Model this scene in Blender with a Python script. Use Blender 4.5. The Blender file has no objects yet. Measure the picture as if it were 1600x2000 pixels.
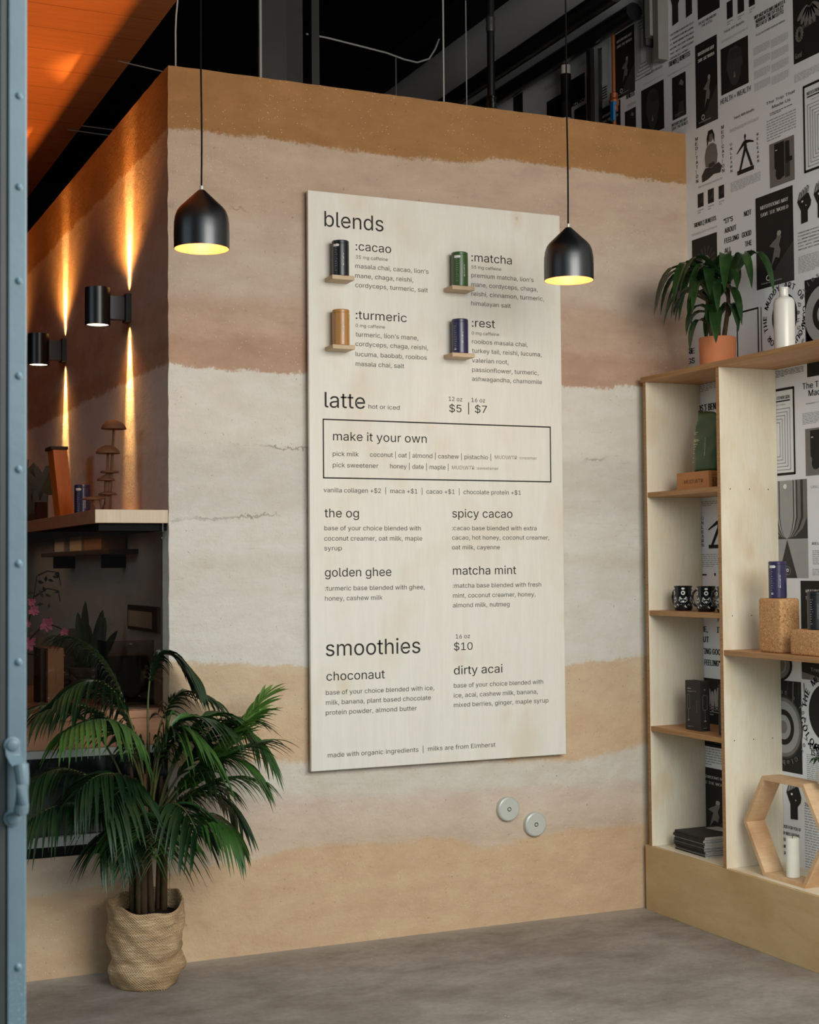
import bpy, math, random, os, mathutils
from mathutils import Vector, Matrix

# ------------------------------------------------------------------ camera, daylight, exposure
scene = bpy.context.scene
COL = scene.collection
CAM = Vector((-2.152, -5.862, 1.589))
cam_data = bpy.data.cameras.new('camera')
cam = bpy.data.objects.new('camera', cam_data)
COL.objects.link(cam)
_R, _U, _F = Vector([0.912478, -0.409039, -0.008444]), Vector([-0.007046, -0.036348, 0.999314]), Vector([0.409065, 0.911793, 0.036049])
cam.matrix_world = Matrix(((_R.x, _U.x, -_F.x, CAM.x), (_R.y, _U.y, -_F.y, CAM.y), (_R.z, _U.z, -_F.z, CAM.z), (0, 0, 0, 1)))
cam_data.sensor_fit = 'HORIZONTAL'
cam_data.sensor_width = 36.0
cam_data.lens = 2891.13 / 1600.0 * 36.0
cam_data.clip_end = 100
cam_data.dof.use_dof = True
cam_data.dof.focus_distance = 6.3
cam_data.dof.aperture_fstop = 9.0
scene.camera = cam

scene.view_settings.view_transform = 'Standard'
scene.view_settings.look = 'None'
scene.view_settings.gamma = 1.0
scene.view_settings.use_curve_mapping = False
scene.view_settings.exposure = -0.13

world = bpy.data.worlds.new('overcast_sky')
scene.world = world
world.use_nodes = True
wn = world.node_tree
for n in list(wn.nodes): wn.nodes.remove(n)
w_out = wn.nodes.new('ShaderNodeOutputWorld')
w_bg = wn.nodes.new('ShaderNodeBackground')
w_bg.inputs['Strength'].default_value = 1.7
w_tc = wn.nodes.new('ShaderNodeTexCoord')
w_sp = wn.nodes.new('ShaderNodeSeparateXYZ')
w_rp = wn.nodes.new('ShaderNodeValToRGB')
wn.links.new(w_tc.outputs['Generated'], w_sp.inputs[0])
wn.links.new(w_sp.outputs[2], w_rp.inputs['Fac'])
wn.links.new(w_rp.outputs['Color'], w_bg.inputs['Color'])
_e = w_rp.color_ramp.elements
_e[0].position = 0.0; _e[0].color = (0.03, 0.03, 0.03, 1)       # street and house fronts across the way
_e[1].position = 0.16; _e[1].color = (0.66, 0.87, 1.0, 1)        # pale overcast sky above them
_m = _e.new(0.05); _m.color = (0.055, 0.058, 0.06, 1)
wn.links.new(w_bg.outputs[0], w_out.inputs['Surface'])

def light(name, kind, loc, energy, color, parent=None, **kw):
    d = bpy.data.lights.new(name, kind)
    d.energy = energy; d.color = color
    for k, v in kw.items():
        if k not in ('target', 'dir'): setattr(d, k, v)
    o = bpy.data.objects.new(name, d)
    COL.objects.link(o)
    o.location = loc
    if 'dir' in kw: o.rotation_euler = Vector(kw['dir']).to_track_quat('-Z', 'Y').to_euler()
    if parent: o.parent = parent
    return o

# daylight falling in through the wide open door, from the upper right of the forecourt
light('daylight', 'AREA', (0.65, -5.3, 2.95), 205, (1.0, 0.95, 0.89), shape='RECTANGLE', size=3.0, size_y=1.9, dir=(0.0, 1.0, -0.38))

# added dim warm fill for the serving room; no real lamp under the ledge
light('ledge_fill_light', 'AREA', (-0.78, 1.7, 1.725), 0.75, (1.0, 0.56, 0.30), shape='RECTANGLE', size=0.05, size_y=2.6, dir=(0, 0, -1))

rng = random.Random(7)
PI = math.pi
XL, XR, HW = -0.591, 1.945, 3.644          # rammed earth corner, papered wall, height of the earth wall
XS = 1.644                                  # front of the bookshelf

# ------------------------------------------------------------------ materials
def lin(c):
    return tuple(((v / 255.0) / 12.92 if v / 255.0 <= 0.04045 else ((v / 255.0 + 0.055) / 1.055) ** 2.4) for v in c) + (1.0,)

class NT:
    """Tiny helper around a material's node tree."""
    def __init__(self, name):
        self.m = bpy.data.materials.new(name)
        self.m.use_nodes = True
        self.t = self.m.node_tree
        self.bsdf = self.t.nodes.get('Principled BSDF')
        self.tc = None
    def new(self, typ, **kw):
        n = self.t.nodes.new(typ)
        for k, v in kw.items(): setattr(n, k, v)
        return n
    def put(self, sock, v):
        if isinstance(v, bpy.types.NodeSocket): self.t.links.new(v, sock)
        elif v is not None: sock.default_value = v
    def coord(self, which='Object'):
        if self.tc is None: self.tc = self.new('ShaderNodeTexCoord')
        return self.tc.outputs[which]
    def mapping(self, scale=(1, 1, 1), rot=(0, 0, 0), which='Object'):
        n = self.new('ShaderNodeMapping')
        self.put(n.inputs['Vector'], self.coord(which))
        n.inputs['Scale'].default_value = scale; n.inputs['Rotation'].default_value = rot
        return n.outputs[0]
    def noise(self, scale, detail=4, rough=0.55, vec=None, dist=0.0):
        n = self.new('ShaderNodeTexNoise')
        self.put(n.inputs['Vector'], vec if vec is not None else self.coord())
        n.inputs['Scale'].default_value = scale; n.inputs['Detail'].default_value = detail
        n.inputs['Roughness'].default_value = rough; n.inputs['Distortion'].default_value = dist
        return n.outputs['Fac']
    def math(self, op, a, b=None, c=None, clamp=False):
        n = self.new('ShaderNodeMath', operation=op, use_clamp=clamp)
        for i, v in enumerate((a, b, c)):
            if v is not None: self.put(n.inputs[i], v)
        return n.outputs[0]
    def maprange(self, v, a, b, c=0.0, d=1.0, smooth=False):
        n = self.new('ShaderNodeMapRange')
        if smooth: n.interpolation_type = 'SMOOTHSTEP'
        self.put(n.inputs['Value'], v)
        for k, x in zip(('From Min', 'From Max', 'To Min', 'To Max'), (a, b, c, d)): self.put(n.inputs[k], x)
        return n.outputs[0]
    def mix(self, fac, a, b, mode='MIX'):
        n = self.new('ShaderNodeMix', data_type='RGBA', blend_type=mode)
        self.put(n.inputs[0], fac); self.put(n.inputs[6], a); self.put(n.inputs[7], b)
        return n.outputs[2]
    def ramp(self, v, stops, interp='LINEAR'):
        n = self.new('ShaderNodeValToRGB')
        n.color_ramp.interpolation = interp
        els = n.color_ramp.elements
        while len(els) < len(stops): els.new(0.5)
        for e, (p, c) in zip(els, stops):
            e.position = p; e.color = c if len(c) == 4 else tuple(c) + (1,)
        self.put(n.inputs['Fac'], v)
        return n.outputs['Color']
    def bump(self, h, strength=0.3, dist=0.01):
        n = self.new('ShaderNodeBump')
        n.inputs['Strength'].default_value = strength; n.inputs['Distance'].default_value = dist
        self.put(n.inputs['Height'], h)
        self.t.links.new(n.outputs[0], self.bsdf.inputs['Normal'])
    def base(self, c, rough=0.6, metal=0.0, spec=0.5):
        self.put(self.bsdf.inputs['Base Color'], c)
        self.put(self.bsdf.inputs['Roughness'], rough)
        self.bsdf.inputs['Metallic'].default_value = metal
        self.bsdf.inputs['Specular IOR Level'].default_value = spec
        return self.m

def plain(name, rgb, rough=0.6, metal=0.0, spec=0.5, var=0.08, scale=12.0, bump=0.0, bscale=80.0):
    n = NT(name)
    c = lin(rgb)
    f = n.noise(scale, 3)
    d = tuple(v * (1 - var) for v in c[:3]) + (1,)
    l = tuple(min(1, v * (1 + var)) for v in c[:3]) + (1,)
    n.base(n.mix(f, d, l), rough, metal, spec)
    if bump: n.bump(n.noise(bscale, 3), bump, 0.003)
    return n.m

def mat_earth():
    n = NT('rammed_earth')
    sep = n.new('ShaderNodeSeparateXYZ'); n.put(sep.inputs[0], n.coord())
    x, z = sep.outputs[0], sep.outputs[2]
    w1 = n.noise(1.6, 2, 0.5, n.mapping((1.0, 1.0, 2.5)))
    w2 = n.noise(7.0, 4, 0.6, n.mapping((1.0, 1.0, 1.5)))
    w3 = n.noise(55.0, 5, 0.7)
    off = n.math('ADD', n.math('MULTIPLY', n.math('SUBTRACT', w1, 0.5), 0.05), n.math('MULTIPLY', n.math('SUBTRACT', w2, 0.5), 0.065))
    off = n.math('ADD', off, n.math('MULTIPLY', n.math('SUBTRACT', w3, 0.5), 0.06))
    zw = n.math('ADD', z, off)
    t = n.maprange(x, XL - 0.7, XR, 0.0, 1.0)
    # each layer: heights of its lower edge along the wall, softness of that edge, its colour
    ochre_low, ochre, pinkish, white, buff, clay, mauve, ochre_top = (
        lin((196, 158, 112)), lin((206, 179, 145)), lin((199, 178, 156)), lin((205, 199, 186)), lin((196, 184, 164)), lin((178, 146, 120)), lin((190, 168, 150)), lin((164, 122, 77)))
    layers = [
        ([(-1.138, 0.322), (-0.759, 0.345), (-0.445, 0.377), (-0.271, 0.387), (-0.003, 0.416), (0.661, 0.393), (0.861, 0.342), (1.225, 0.38), (1.661, 0.376)], 0.011, lin((201, 181, 158))),
        ([(-0.593, 0.578), (0.711, 0.5), (1.663, 0.475)], 0.10, lin((205, 188, 170))),
        ([(-0.592, 0.66), (-0.002, 0.628), (0.713, 0.6), (1.665, 0.581)], 0.035, lin((208, 199, 185))),
        ([(-0.592, 0.783), (-0.292, 0.785), (-0.001, 0.771), (1.256, 0.7), (1.667, 0.753)], 0.014, ochre),
        ([(-0.592, 0.988), (0, 0.98), (1.259, 0.92), (1.671, 0.947)], 0.07, lin((204, 181, 150))),
        ([(-0.591, 1.214), (-0.268, 1.186), (0.001, 1.162), (1.262, 1.128), (1.674, 1.154)], 0.009, lin((212, 207, 196))),
        ([(-0.59, 1.544), (0.004, 1.57), (1.681, 1.566)], 0.06, lin((207, 200, 187))),
        ([(-0.59, 1.627), (0.004, 1.656), (1.682, 1.626)], 0.04, lin((214, 209, 198))),
        ([(-0.589, 1.792), (0.005, 1.828), (1.685, 1.805)], 0.05, lin((205, 199, 188))),
        ([(-0.589, 2.073), (0.007, 2.098), (1.689, 2.069)], 0.03, lin((216, 210, 198))),
        ([(-0.588, 2.421), (-0.372, 2.406), (-0.173, 2.396), (0.009, 2.409), (1.293, 2.397), (1.695, 2.414)], 0.009, lin((182, 150, 126))),
        ([(-0.588, 2.532), (0.01, 2.554), (1.282, 2.554), (1.928, 2.563)], 0.03, lin((189, 162, 140))),
        ([(-0.587, 2.706), (0.011, 2.718), (1.285, 2.767), (1.931, 2.759)], 0.05, lin((197, 178, 159))),
        ([(-0.586, 2.983), (0.013, 3.057), (1.29, 3.099), (1.938, 3.104)], 0.06, lin((192, 170, 149))),
        ([(-0.575, 3.379), (-0.213, 3.394), (0.132, 3.381), (0.492, 3.366), (0.743, 3.379), (1.001, 3.418), (1.267, 3.4), (1.542, 3.402), (1.928, 3.399)], 0.010, ochre_top),
    ]
    col = lin((203, 173, 138))
    for pts, soft, c in layers:
        pts = sorted(pts)
        stops = []
        for px, pz in pts:
            stops.append((min(1, max(0, (px - XL + 0.7) / (XR - XL + 0.7))), (pz / 4.0,) * 3 + (1,)))
        b = n.math('MULTIPLY', n.ramp(t, stops), 4.0)
        d = n.math('SUBTRACT', zw, b)
        col = n.mix(n.maprange(d, -soft, soft, 0, 1, True), col, c)
    # mottling, rubbed streaks along the lifts, pits and pale grit
    mot = n.noise(5.0, 6, 0.65, n.mapping((1.0, 1.0, 2.2)))
    col = n.mix(0.55, col, n.ramp(mot, [(0.25, (0.36, 0.345, 0.33)), (0.75, (0.62, 0.62, 0.62))]), 'OVERLAY')
    streak = n.noise(10.0, 5, 0.7, n.mapping((0.6, 0.6, 5.0)))
    col = n.mix(n.math('MULTIPLY', n.maprange(streak, 0.56, 0.76, 0, 0.40), n.maprange(n.noise(1.4, 2), 0.45, 0.62)), col, lin((158, 122, 86)))
    pit = n.noise(70.0, 3, 0.6)
    gate = n.maprange(n.noise(3.5, 3), 0.42, 0.62)
    col = n.mix(n.math('MULTIPLY', n.maprange(pit, 0.66, 0.74), n.math('MULTIPLY', gate, 0.75)), col, lin((96, 70, 46)))
    vor = n.new('ShaderNodeTexVoronoi'); n.put(vor.inputs['Vector'], n.coord()); vor.inputs['Scale'].default_value = 60
    grit = n.math('MULTIPLY', n.maprange(vor.outputs['Distance'], 0.13, 0.08), n.maprange(n.noise(2.3, 2), 0.44, 0.54))
    col = n.mix(n.math('MULTIPLY', grit, 0.8), col, lin((228, 214, 190)))
    # a few hairline cracks where one lift was rammed onto the next
    crk = None
    for pts, gs in [([(-0.586, 3.059), (-0.281, 3.074), (0.013, 3.053), (1.291, 3.144), (1.538, 3.117), (1.938, 3.128)], 2.1), ([(-0.589, 2.087), (0.007, 2.098), (1.689, 2.057)], 1.7), ([(-0.589, 1.776), (0.005, 1.817), (1.685, 1.793)], 2.6)]:
        b = n.math('MULTIPLY', n.ramp(t, [(min(1, max(0, (px - XL + 0.7) / (XR - XL + 0.7))), (pz / 4.0,) * 3 + (1,)) for px, pz in sorted(pts)]), 4.0)
        d = n.math('ABSOLUTE', n.math('SUBTRACT', n.math('ADD', zw, n.math('MULTIPLY', n.math('SUBTRACT', w3, 0.5), 0.02)), b))
        c_ = n.math('MULTIPLY', n.maprange(d, 0.005, 0.0015), n.maprange(n.noise(gs, 2), 0.52, 0.60))
        crk = c_ if crk is None else n.math('MAXIMUM', crk, c_)
    col = n.mix(n.math('MULTIPLY', crk, 0.5), col, lin((110, 84, 60)))
    h = n.math('ADD', n.math('MULTIPLY', n.noise(38.0, 6, 0.7), 1.0), n.math('MULTIPLY', n.noise(8.0, 4), 0.9))
    h = n.math('SUBTRACT', h, n.math('MULTIPLY', n.maprange(pit, 0.64, 0.76), 0.5))
    h = n.math('SUBTRACT', h, crk)
    n.base(col, 0.92, 0, 0.2)
    n.bump(h, 0.55, 0.012)
    return n.m

def mat_ply(name, c1, c2, knot, grain=(14, 14, 0.8), knots=True, rough=0.5):
    n = NT(name)
    g = n.noise(2.2, 6, 0.6, n.mapping(grain), 0.8)
    g2 = n.noise(16.0, 3, 0.6, n.mapping(grain))
    col = n.mix(n.maprange(g, 0.3, 0.7), lin(c1), lin(c2))
    col = n.mix(n.maprange(g2, 0.45, 0.75, 0, 0.25), col, lin(knot))
    if knots:
        fl = n.noise(3.2, 3, 0.5, n.mapping((1.2, 1.2, 0.8)))
        col = n.mix(n.maprange(fl, 0.54, 0.72, 0, 0.6), col, lin(knot))
        v = n.new('ShaderNodeTexVoronoi'); n.put(v.inputs['Vector'], n.mapping((2.6, 2.6, 1.9))); v.inputs['Scale'].default_value = 1.3
        kd = n.math('ADD', v.outputs['Distance'], n.math('MULTIPLY', n.math('SUBTRACT', n.noise(18, 3), 0.5), 0.06))
        col = n.mix(n.maprange(kd, 0.17, 0.03, 0, 0.55, True), col, lin(knot))
        col = n.mix(n.maprange(kd, 0.03, 0.01, 0, 0.3), col, lin((150, 112, 70)))
    n.base(col, rough, 0, 0.35)
    n.bump(g2, 0.08, 0.002)
    return n.m

def mat_floor():
    n = NT('worn_concrete')
    a = n.noise(1.1, 6, 0.62, n.mapping((1, 1.6, 1)), 0.4)
    b = n.noise(3.4, 7, 0.7, n.mapping((1, 1.5, 1)), 0.15)
    c = n.noise(40, 4, 0.6)
    col = n.mix(n.maprange(a, 0.3, 0.7), lin((130, 121, 110)), lin((158, 151, 143)))
    col = n.mix(n.maprange(b, 0.47, 0.70, 0, 0.6), col, lin((100, 88, 77)))
    col = n.mix(n.maprange(b, 0.46, 0.26, 0, 0.55), col, lin((172, 166, 156)))
    col = n.mix(n.maprange(c, 0.4, 0.8, 0, 0.3), col, lin((84, 74, 66)))
    v = n.new('ShaderNodeTexVoronoi'); n.put(v.inputs['Vector'], n.coord()); v.inputs['Scale'].default_value = 17
    sp = n.math('MULTIPLY', n.maprange(v.outputs['Distance'], 0.055, 0.03), n.maprange(n.noise(2.0, 2), 0.48, 0.55))
    col = n.mix(n.math('MULTIPLY', sp, 0.8), col, lin((225, 222, 214)))
    # pale dust swept up against the earth wall
    sep = n.new('ShaderNodeSeparateXYZ'); n.put(sep.inputs[0], n.coord())
    dust = n.maprange(n.math('ADD', sep.outputs[1], n.math('MULTIPLY', n.math('SUBTRACT', n.noise(7, 5, 0.7), 0.5), 0.32)), -0.15, 0.0, 0, 0.6)
    col = n.mix(dust, col, lin((182, 174, 163)))
    n.base(col, n.maprange(b, 0.3, 0.7, 0.45, 0.62), 0, 0.35)
    n.bump(n.math('ADD', c, n.math('MULTIPLY', b, 0.3)), 0.10, 0.003)
    return n.m

def mat_steel_paint():
    n = NT('blue_grey_painted_steel')
    a = n.noise(9, 4)
    col = n.mix(a, lin((86, 104, 111)), lin((106, 124, 131)))
    sep = n.new('ShaderNodeSeparateXYZ'); n.put(sep.inputs[0], n.coord())
    low = n.maprange(sep.outputs[2], 1.0, 0.55, 0, 1)
    chip = n.math('MULTIPLY', n.maprange(n.noise(190, 3, 0.6), 0.55, 0.62), n.math('MULTIPLY', low, n.maprange(n.noise(14, 3), 0.35, 0.6)))
    col = n.mix(n.math('MULTIPLY', low, 0.5), col, lin((92, 118, 130)))
    col = n.mix(n.math('MULTIPLY', chip, 0.8), col, lin((196, 206, 208)))
    n.base(col, 0.42, 0.0, 0.5)
    n.bump(n.noise(60, 4), 0.12, 0.004)
    return n.m

def mat_soffit():
    n = NT('stained_plank_soffit')
    sep = n.new('ShaderNodeSeparateXYZ'); n.put(sep.inputs[0], n.coord())
    g = n.noise(3, 5, 0.6, n.mapping((1.2, 14, 1)))
    col = n.mix(g, lin((190, 112, 58)), lin((226, 146, 84)))
    fr = n.math('FRACT', n.math('MULTIPLY', sep.outputs[1], 3.2))
    col = n.mix(n.maprange(fr, 0.03, 0.0, 0, 0.8), col, lin((60, 30, 16)))
    n.base(col, 0.6, 0, 0.3)
    return n.m

def mat_burlap():
    n = NT('woven_burlap')
    cv = n.coord('Object')
    sep = n.new('ShaderNodeSeparateXYZ'); n.put(sep.inputs[0], cv)
    ang = n.math('MULTIPLY', n.math('ARCTAN2', sep.outputs[1], sep.outputs[0]), 84.0)
    hz = n.math('MULTIPLY', sep.outputs[2], 620.0)
    wv = n.math('MULTIPLY', n.math('SINE', n.math('ADD', ang, n.math('MULTIPLY', n.noise(30, 2), 3))), 0.5)
    wh = n.math('MULTIPLY', n.math('SINE', n.math('ADD', hz, n.math('MULTIPLY', n.noise(30, 2), 3))), 0.5)
    weave = n.math('ADD', n.math('MULTIPLY', wv, wh), 0.5)
    th = n.noise(20, 3, 0.6, n.mapping((1, 1, 9)))
    col = n.mix(n.maprange(weave, 0.25, 0.75), lin((146, 116, 84)), lin((194, 163, 124)))
    col = n.mix(n.maprange(th, 0.48, 0.70, 0, 0.65), col, lin((216, 190, 152)))
    col = n.mix(n.maprange(n.noise(6, 3), 0.45, 0.7, 0, 0.45), col, lin((122, 90, 54)))
    n.base(col, 0.9, 0, 0.1)
    n.bump(n.math('ADD', weave, th), 0.8, 0.006)
    return n.m

def mat_cork():
    n = NT('cork')
    v = n.new('ShaderNodeTexVoronoi'); n.put(v.inputs['Vector'], n.coord()); v.inputs['Scale'].default_value = 190
    col = n.mix(n.noise(120, 3), lin((176, 126, 78)), lin((214, 168, 116)))
    spk = n.new('ShaderNodeSeparateColor'); n.put(spk.inputs[0], v.outputs['Color'])
    col = n.mix(n.maprange(spk.outputs[0], 0.78, 0.9, 0, 0.55), col, lin((128, 82, 44)))
    col = n.mix(n.maprange(spk.outputs[1], 0.80, 0.9, 0, 0.4), col, lin((232, 196, 150)))
    n.base(col, 0.85, 0, 0.15)
    n.bump(n.noise(150, 3), 0.15, 0.002)
    return n.m

def mat_leaf(name, c1, c2, rough=0.35, scale=6):
    n = NT(name)
    n.base(n.mix(n.maprange(n.noise(scale, 3), 0.3, 0.7), lin(c1), lin(c2)), rough, 0, 0.5)
    n.bsdf.inputs['Subsurface Weight'].default_value = 0.0
    return n.m

def mat_pane():
    n = NT('clear_glass_pane')
    for x in list(n.t.nodes): n.t.nodes.remove(x)
    out = n.new('ShaderNodeOutputMaterial')
    tr = n.new('ShaderNodeBsdfTransparent'); tr.inputs[0].default_value = (0.74, 0.74, 0.72, 1)
    gl = n.new('ShaderNodeBsdfGlossy'); gl.inputs['Roughness'].default_value = 0.02
    fr = n.new('ShaderNodeFresnel'); fr.inputs['IOR'].default_value = 1.45
    mx = n.new('ShaderNodeMixShader')
    n.t.links.new(fr.outputs[0], mx.inputs[0]); n.t.links.new(tr.outputs[0], mx.inputs[1]); n.t.links.new(gl.outputs[0], mx.inputs[2])
    n.t.links.new(mx.outputs[0], out.inputs[0])
    return n.m

def mat_emit(name, rgb, strength):
    n = NT(name)
    n.base(lin(rgb), 0.4)
    n.bsdf.inputs['Emission Color'].default_value = lin(rgb)
    n.bsdf.inputs['Emission Strength'].default_value = strength
    return n.m

M = {
    'earth': mat_earth(),
    'board_ply': mat_ply('pale_birch_plywood', (220, 216, 203), (228, 224, 212), (212, 198, 170), (9, 9, 0.7)),
    'shelf_ply': mat_ply('birch_plywood_shelf', (230, 219, 192), (238, 229, 206), (212, 184, 138), (8, 8, 0.8)),
    'plinth_ply': mat_ply('amber_plywood', (190, 160, 113), (204, 176, 130), (180, 144, 94), (5, 1.2, 5)),
    'ply_edge': mat_ply('plywood_edge', (150, 108, 66), (184, 142, 94), (120, 78, 44), (2, 2, 60), False),
    'ledge_wood': mat_ply('ledge_wood', (190, 164, 130), (206, 182, 148), (160, 124, 84), (3, 12, 12), False),
    'pine': mat_ply('knotty_pine', (212, 172, 128), (226, 192, 150), (168, 116, 70), (1.5, 6, 6)),
    'oak': mat_ply('warm_oak', (176, 128, 84), (196, 150, 104), (130, 84, 48), (10, 0.8, 10), False),
    'counter_wood': mat_ply('counter_wood', (174, 122, 88), (190, 140, 104), (136, 88, 58), (1.0, 9, 9), False),
    'orange_wood': mat_ply('orange_stained_wood', (206, 110, 38), (224, 130, 52), (150, 66, 20), (12, 12, 0.9), False),
    'end_grain': mat_ply('end_grain_wood', (196, 178, 150), (208, 192, 166), (150, 124, 92), (18, 1, 1), False),
    'floor': mat_floor(),
    'steel': mat_steel_paint(),
    'soffit': mat_soffit(),
    'burlap': mat_burlap(),
    'cork': mat_cork(),
    'paper': plain('wallpaper_paper', (236, 240, 242), 0.75, 0, 0.3, 0.05, 3.0),
    'ink': plain('wallpaper_black', (34, 33, 32), 0.7, 0, 0.3, 0.12, 9),
    'ink_text': plain('wallpaper_ink', (40, 39, 38), 0.8, 0, 0.2),
    'grey_dark': plain('wallpaper_dark_grey', (62, 61, 59), 0.7, 0, 0.3, 0.25, 16),
    'grey_mid': plain('wallpaper_mid_grey', (122, 120, 114), 0.7, 0, 0.3, 0.15, 14),
    'grey_light': plain('wallpaper_light_grey', (164, 165, 163), 0.7, 0, 0.3, 0.1, 14),
    'print_white': plain('wallpaper_white_print', (236, 236, 232), 0.7, 0, 0.3),
    'text_grey': plain('wallpaper_body_text', (172, 173, 174), 0.8, 0, 0.2),
    'board_ink': plain('menu_lettering', (50, 46, 40), 0.7, 0, 0.25),
    'board_ink_soft': plain('menu_small_lettering', (84, 78, 68), 0.7, 0, 0.25),
    'board_ink_pale': plain('menu_pale_lettering', (146, 136, 118), 0.7, 0, 0.25),
    'black_metal': plain('matt_black_metal', (15, 17, 18), 0.33, 0.0, 1.0),
    'black_soft': plain('dull_black_paint', (18, 18, 18), 0.8, 0, 0.15),
    'ceiling': plain('black_painted_ceiling', (15, 16, 17), 0.9, 0, 0.1),
    'gold': plain('lamp_gold_lining', (240, 172, 112), 0.45, 0.0, 0.4),
    'chrome': plain('polished_steel', (206, 208, 200), 0.12, 1.0, 0.5),
    'brushed': plain('brushed_steel', (200, 203, 192), 0.35, 0.25, 0.6),
    'dark_steel': plain('dark_galvanised_steel', (74, 74, 72), 0.5, 0.6, 0.4, 0.2, 6),
    'copper': plain('copper_pipe', (176, 104, 66), 0.4, 0.7, 0.5),
    'valve_blue': plain('blue_valve_handle', (22, 112, 168), 0.45),
    'white_paint': plain('grey_white_paint', (176, 178, 172), 0.6),
    'pvc': plain('white_pipe', (190, 186, 176), 0.5),
    'glass_black': plain('black_glass_front', (8, 10, 11), 0.15, 0, 0.5),
    'terracotta': plain('terracotta', (204, 128, 86), 0.75, 0, 0.25, 0.08, 9),
    'ceramic': plain('grey_white_glaze', (206, 204, 192), 0.25, 0, 0.5, 0.04, 20),
    'wax': plain('cream_wax', (232, 230, 212), 0.5, 0, 0.4),
    'kraft': plain('kraft_card', (186, 132, 84), 0.8, 0, 0.2, 0.06, 20),
    'kraft_print': plain('kraft_print', (98, 60, 40), 0.8, 0, 0.2),
    'card': plain('brown_cardboard', (168, 122, 88), 0.85, 0, 0.15),
    'bag_green': plain('green_foil_bag', (46, 74, 30), 0.42, 0, 0.5, 0.15, 10),
    'bag_print': plain('bag_pale_print', (200, 210, 176), 0.6),
    'can_black': plain('black_tin', (22, 25, 27), 0.28, 0.0, 0.6),
    'can_green': plain('green_tin', (58, 86, 38), 0.3, 0.0, 0.6),
    'can_ochre': plain('ochre_tin', (176, 126, 62), 0.3, 0.0, 0.6),
    'can_purple': plain('purple_tin', (46, 42, 76), 0.3, 0.0, 0.6),
    'can_print': plain('tin_white_print', (222, 222, 218), 0.5),
    'can_print_soft': plain('tin_soft_print', (150, 152, 150), 0.5),
    'mug': plain('black_glazed_mug', (14, 16, 19), 0.15, 0, 0.6),
    'mug_print': plain('mug_white_print', (222, 224, 214), 0.4),
    'box_black': plain('charcoal_carton', (46, 44, 42), 0.6, 0, 0.3),
    'box_line': plain('carton_line_print', (158, 156, 150), 0.6),
    'page_dark': plain('printed_cover', (52, 51, 50), 0.6, 0, 0.35, 0.35, 30),
    'page_edge': plain('paper_edges', (196, 192, 186), 0.8, 0, 0.2, 0.2, 60),
    'page_light': plain('paper_cover', (190, 192, 188), 0.7, 0, 0.3, 0.1, 20),
    'palm_dark': mat_leaf('palm_leaf_dark', (20, 42, 22), (36, 64, 30), 0.38),  # darker copy of the palm green, shade put into the colour
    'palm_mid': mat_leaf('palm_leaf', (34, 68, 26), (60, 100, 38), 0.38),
    'palm_light': mat_leaf('palm_leaf_bright', (70, 112, 40), (104, 144, 58), 0.4),  # brighter copy of the palm green, light put into the colour
    'palm_stem': mat_leaf('palm_stalk', (70, 78, 34), (92, 92, 46), 0.5),
    'cane': plain('woody_cane', (84, 66, 46), 0.85, 0, 0.2, 0.3, 40, 0.4),
    'soil': plain('dark_soil', (36, 28, 22), 0.95, 0, 0.1, 0.4, 60, 0.6),
    'leaf': mat_leaf('glossy_leaf', (20, 42, 20), (46, 74, 34), 0.26, 9),
    'leaf_dry': mat_leaf('dry_leaf_tip', (128, 84, 44), (150, 100, 56), 0.6),
    'monstera': mat_leaf('dark_split_leaf', (8, 18, 11), (14, 28, 16), 0.5),
    'snake': mat_leaf('dark_sword_leaf', (34, 44, 30), (62, 68, 44), 0.45, 14),
    'clay': plain('rust_brown_clay', (104, 70, 48), 0.7, 0, 0.3, 0.15, 14),
    'petal': plain('pink_petal', (206, 120, 146), 0.7, 0, 0.2, 0.2, 25),
    'twig': plain('dark_twig', (48, 34, 28), 0.8, 0, 0.2),
    'frame_dark': plain('dark_brown_wood', (62, 40, 28), 0.6, 0, 0.3, 0.2, 8),
    'note_paper': plain('cream_note_paper', (204, 186, 156), 0.7, 0, 0.2),
    'stone': plain('grey_stone', (96, 88, 80), 0.85, 0, 0.2, 0.25, 14, 0.4, 20),
    'pane': mat_pane(),
    'lens': mat_emit('lit_lamp_lens', (255, 226, 190), 6.0),
    'bulb': mat_emit('lit_bulb', (255, 196, 120), 14.0),
}

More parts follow.
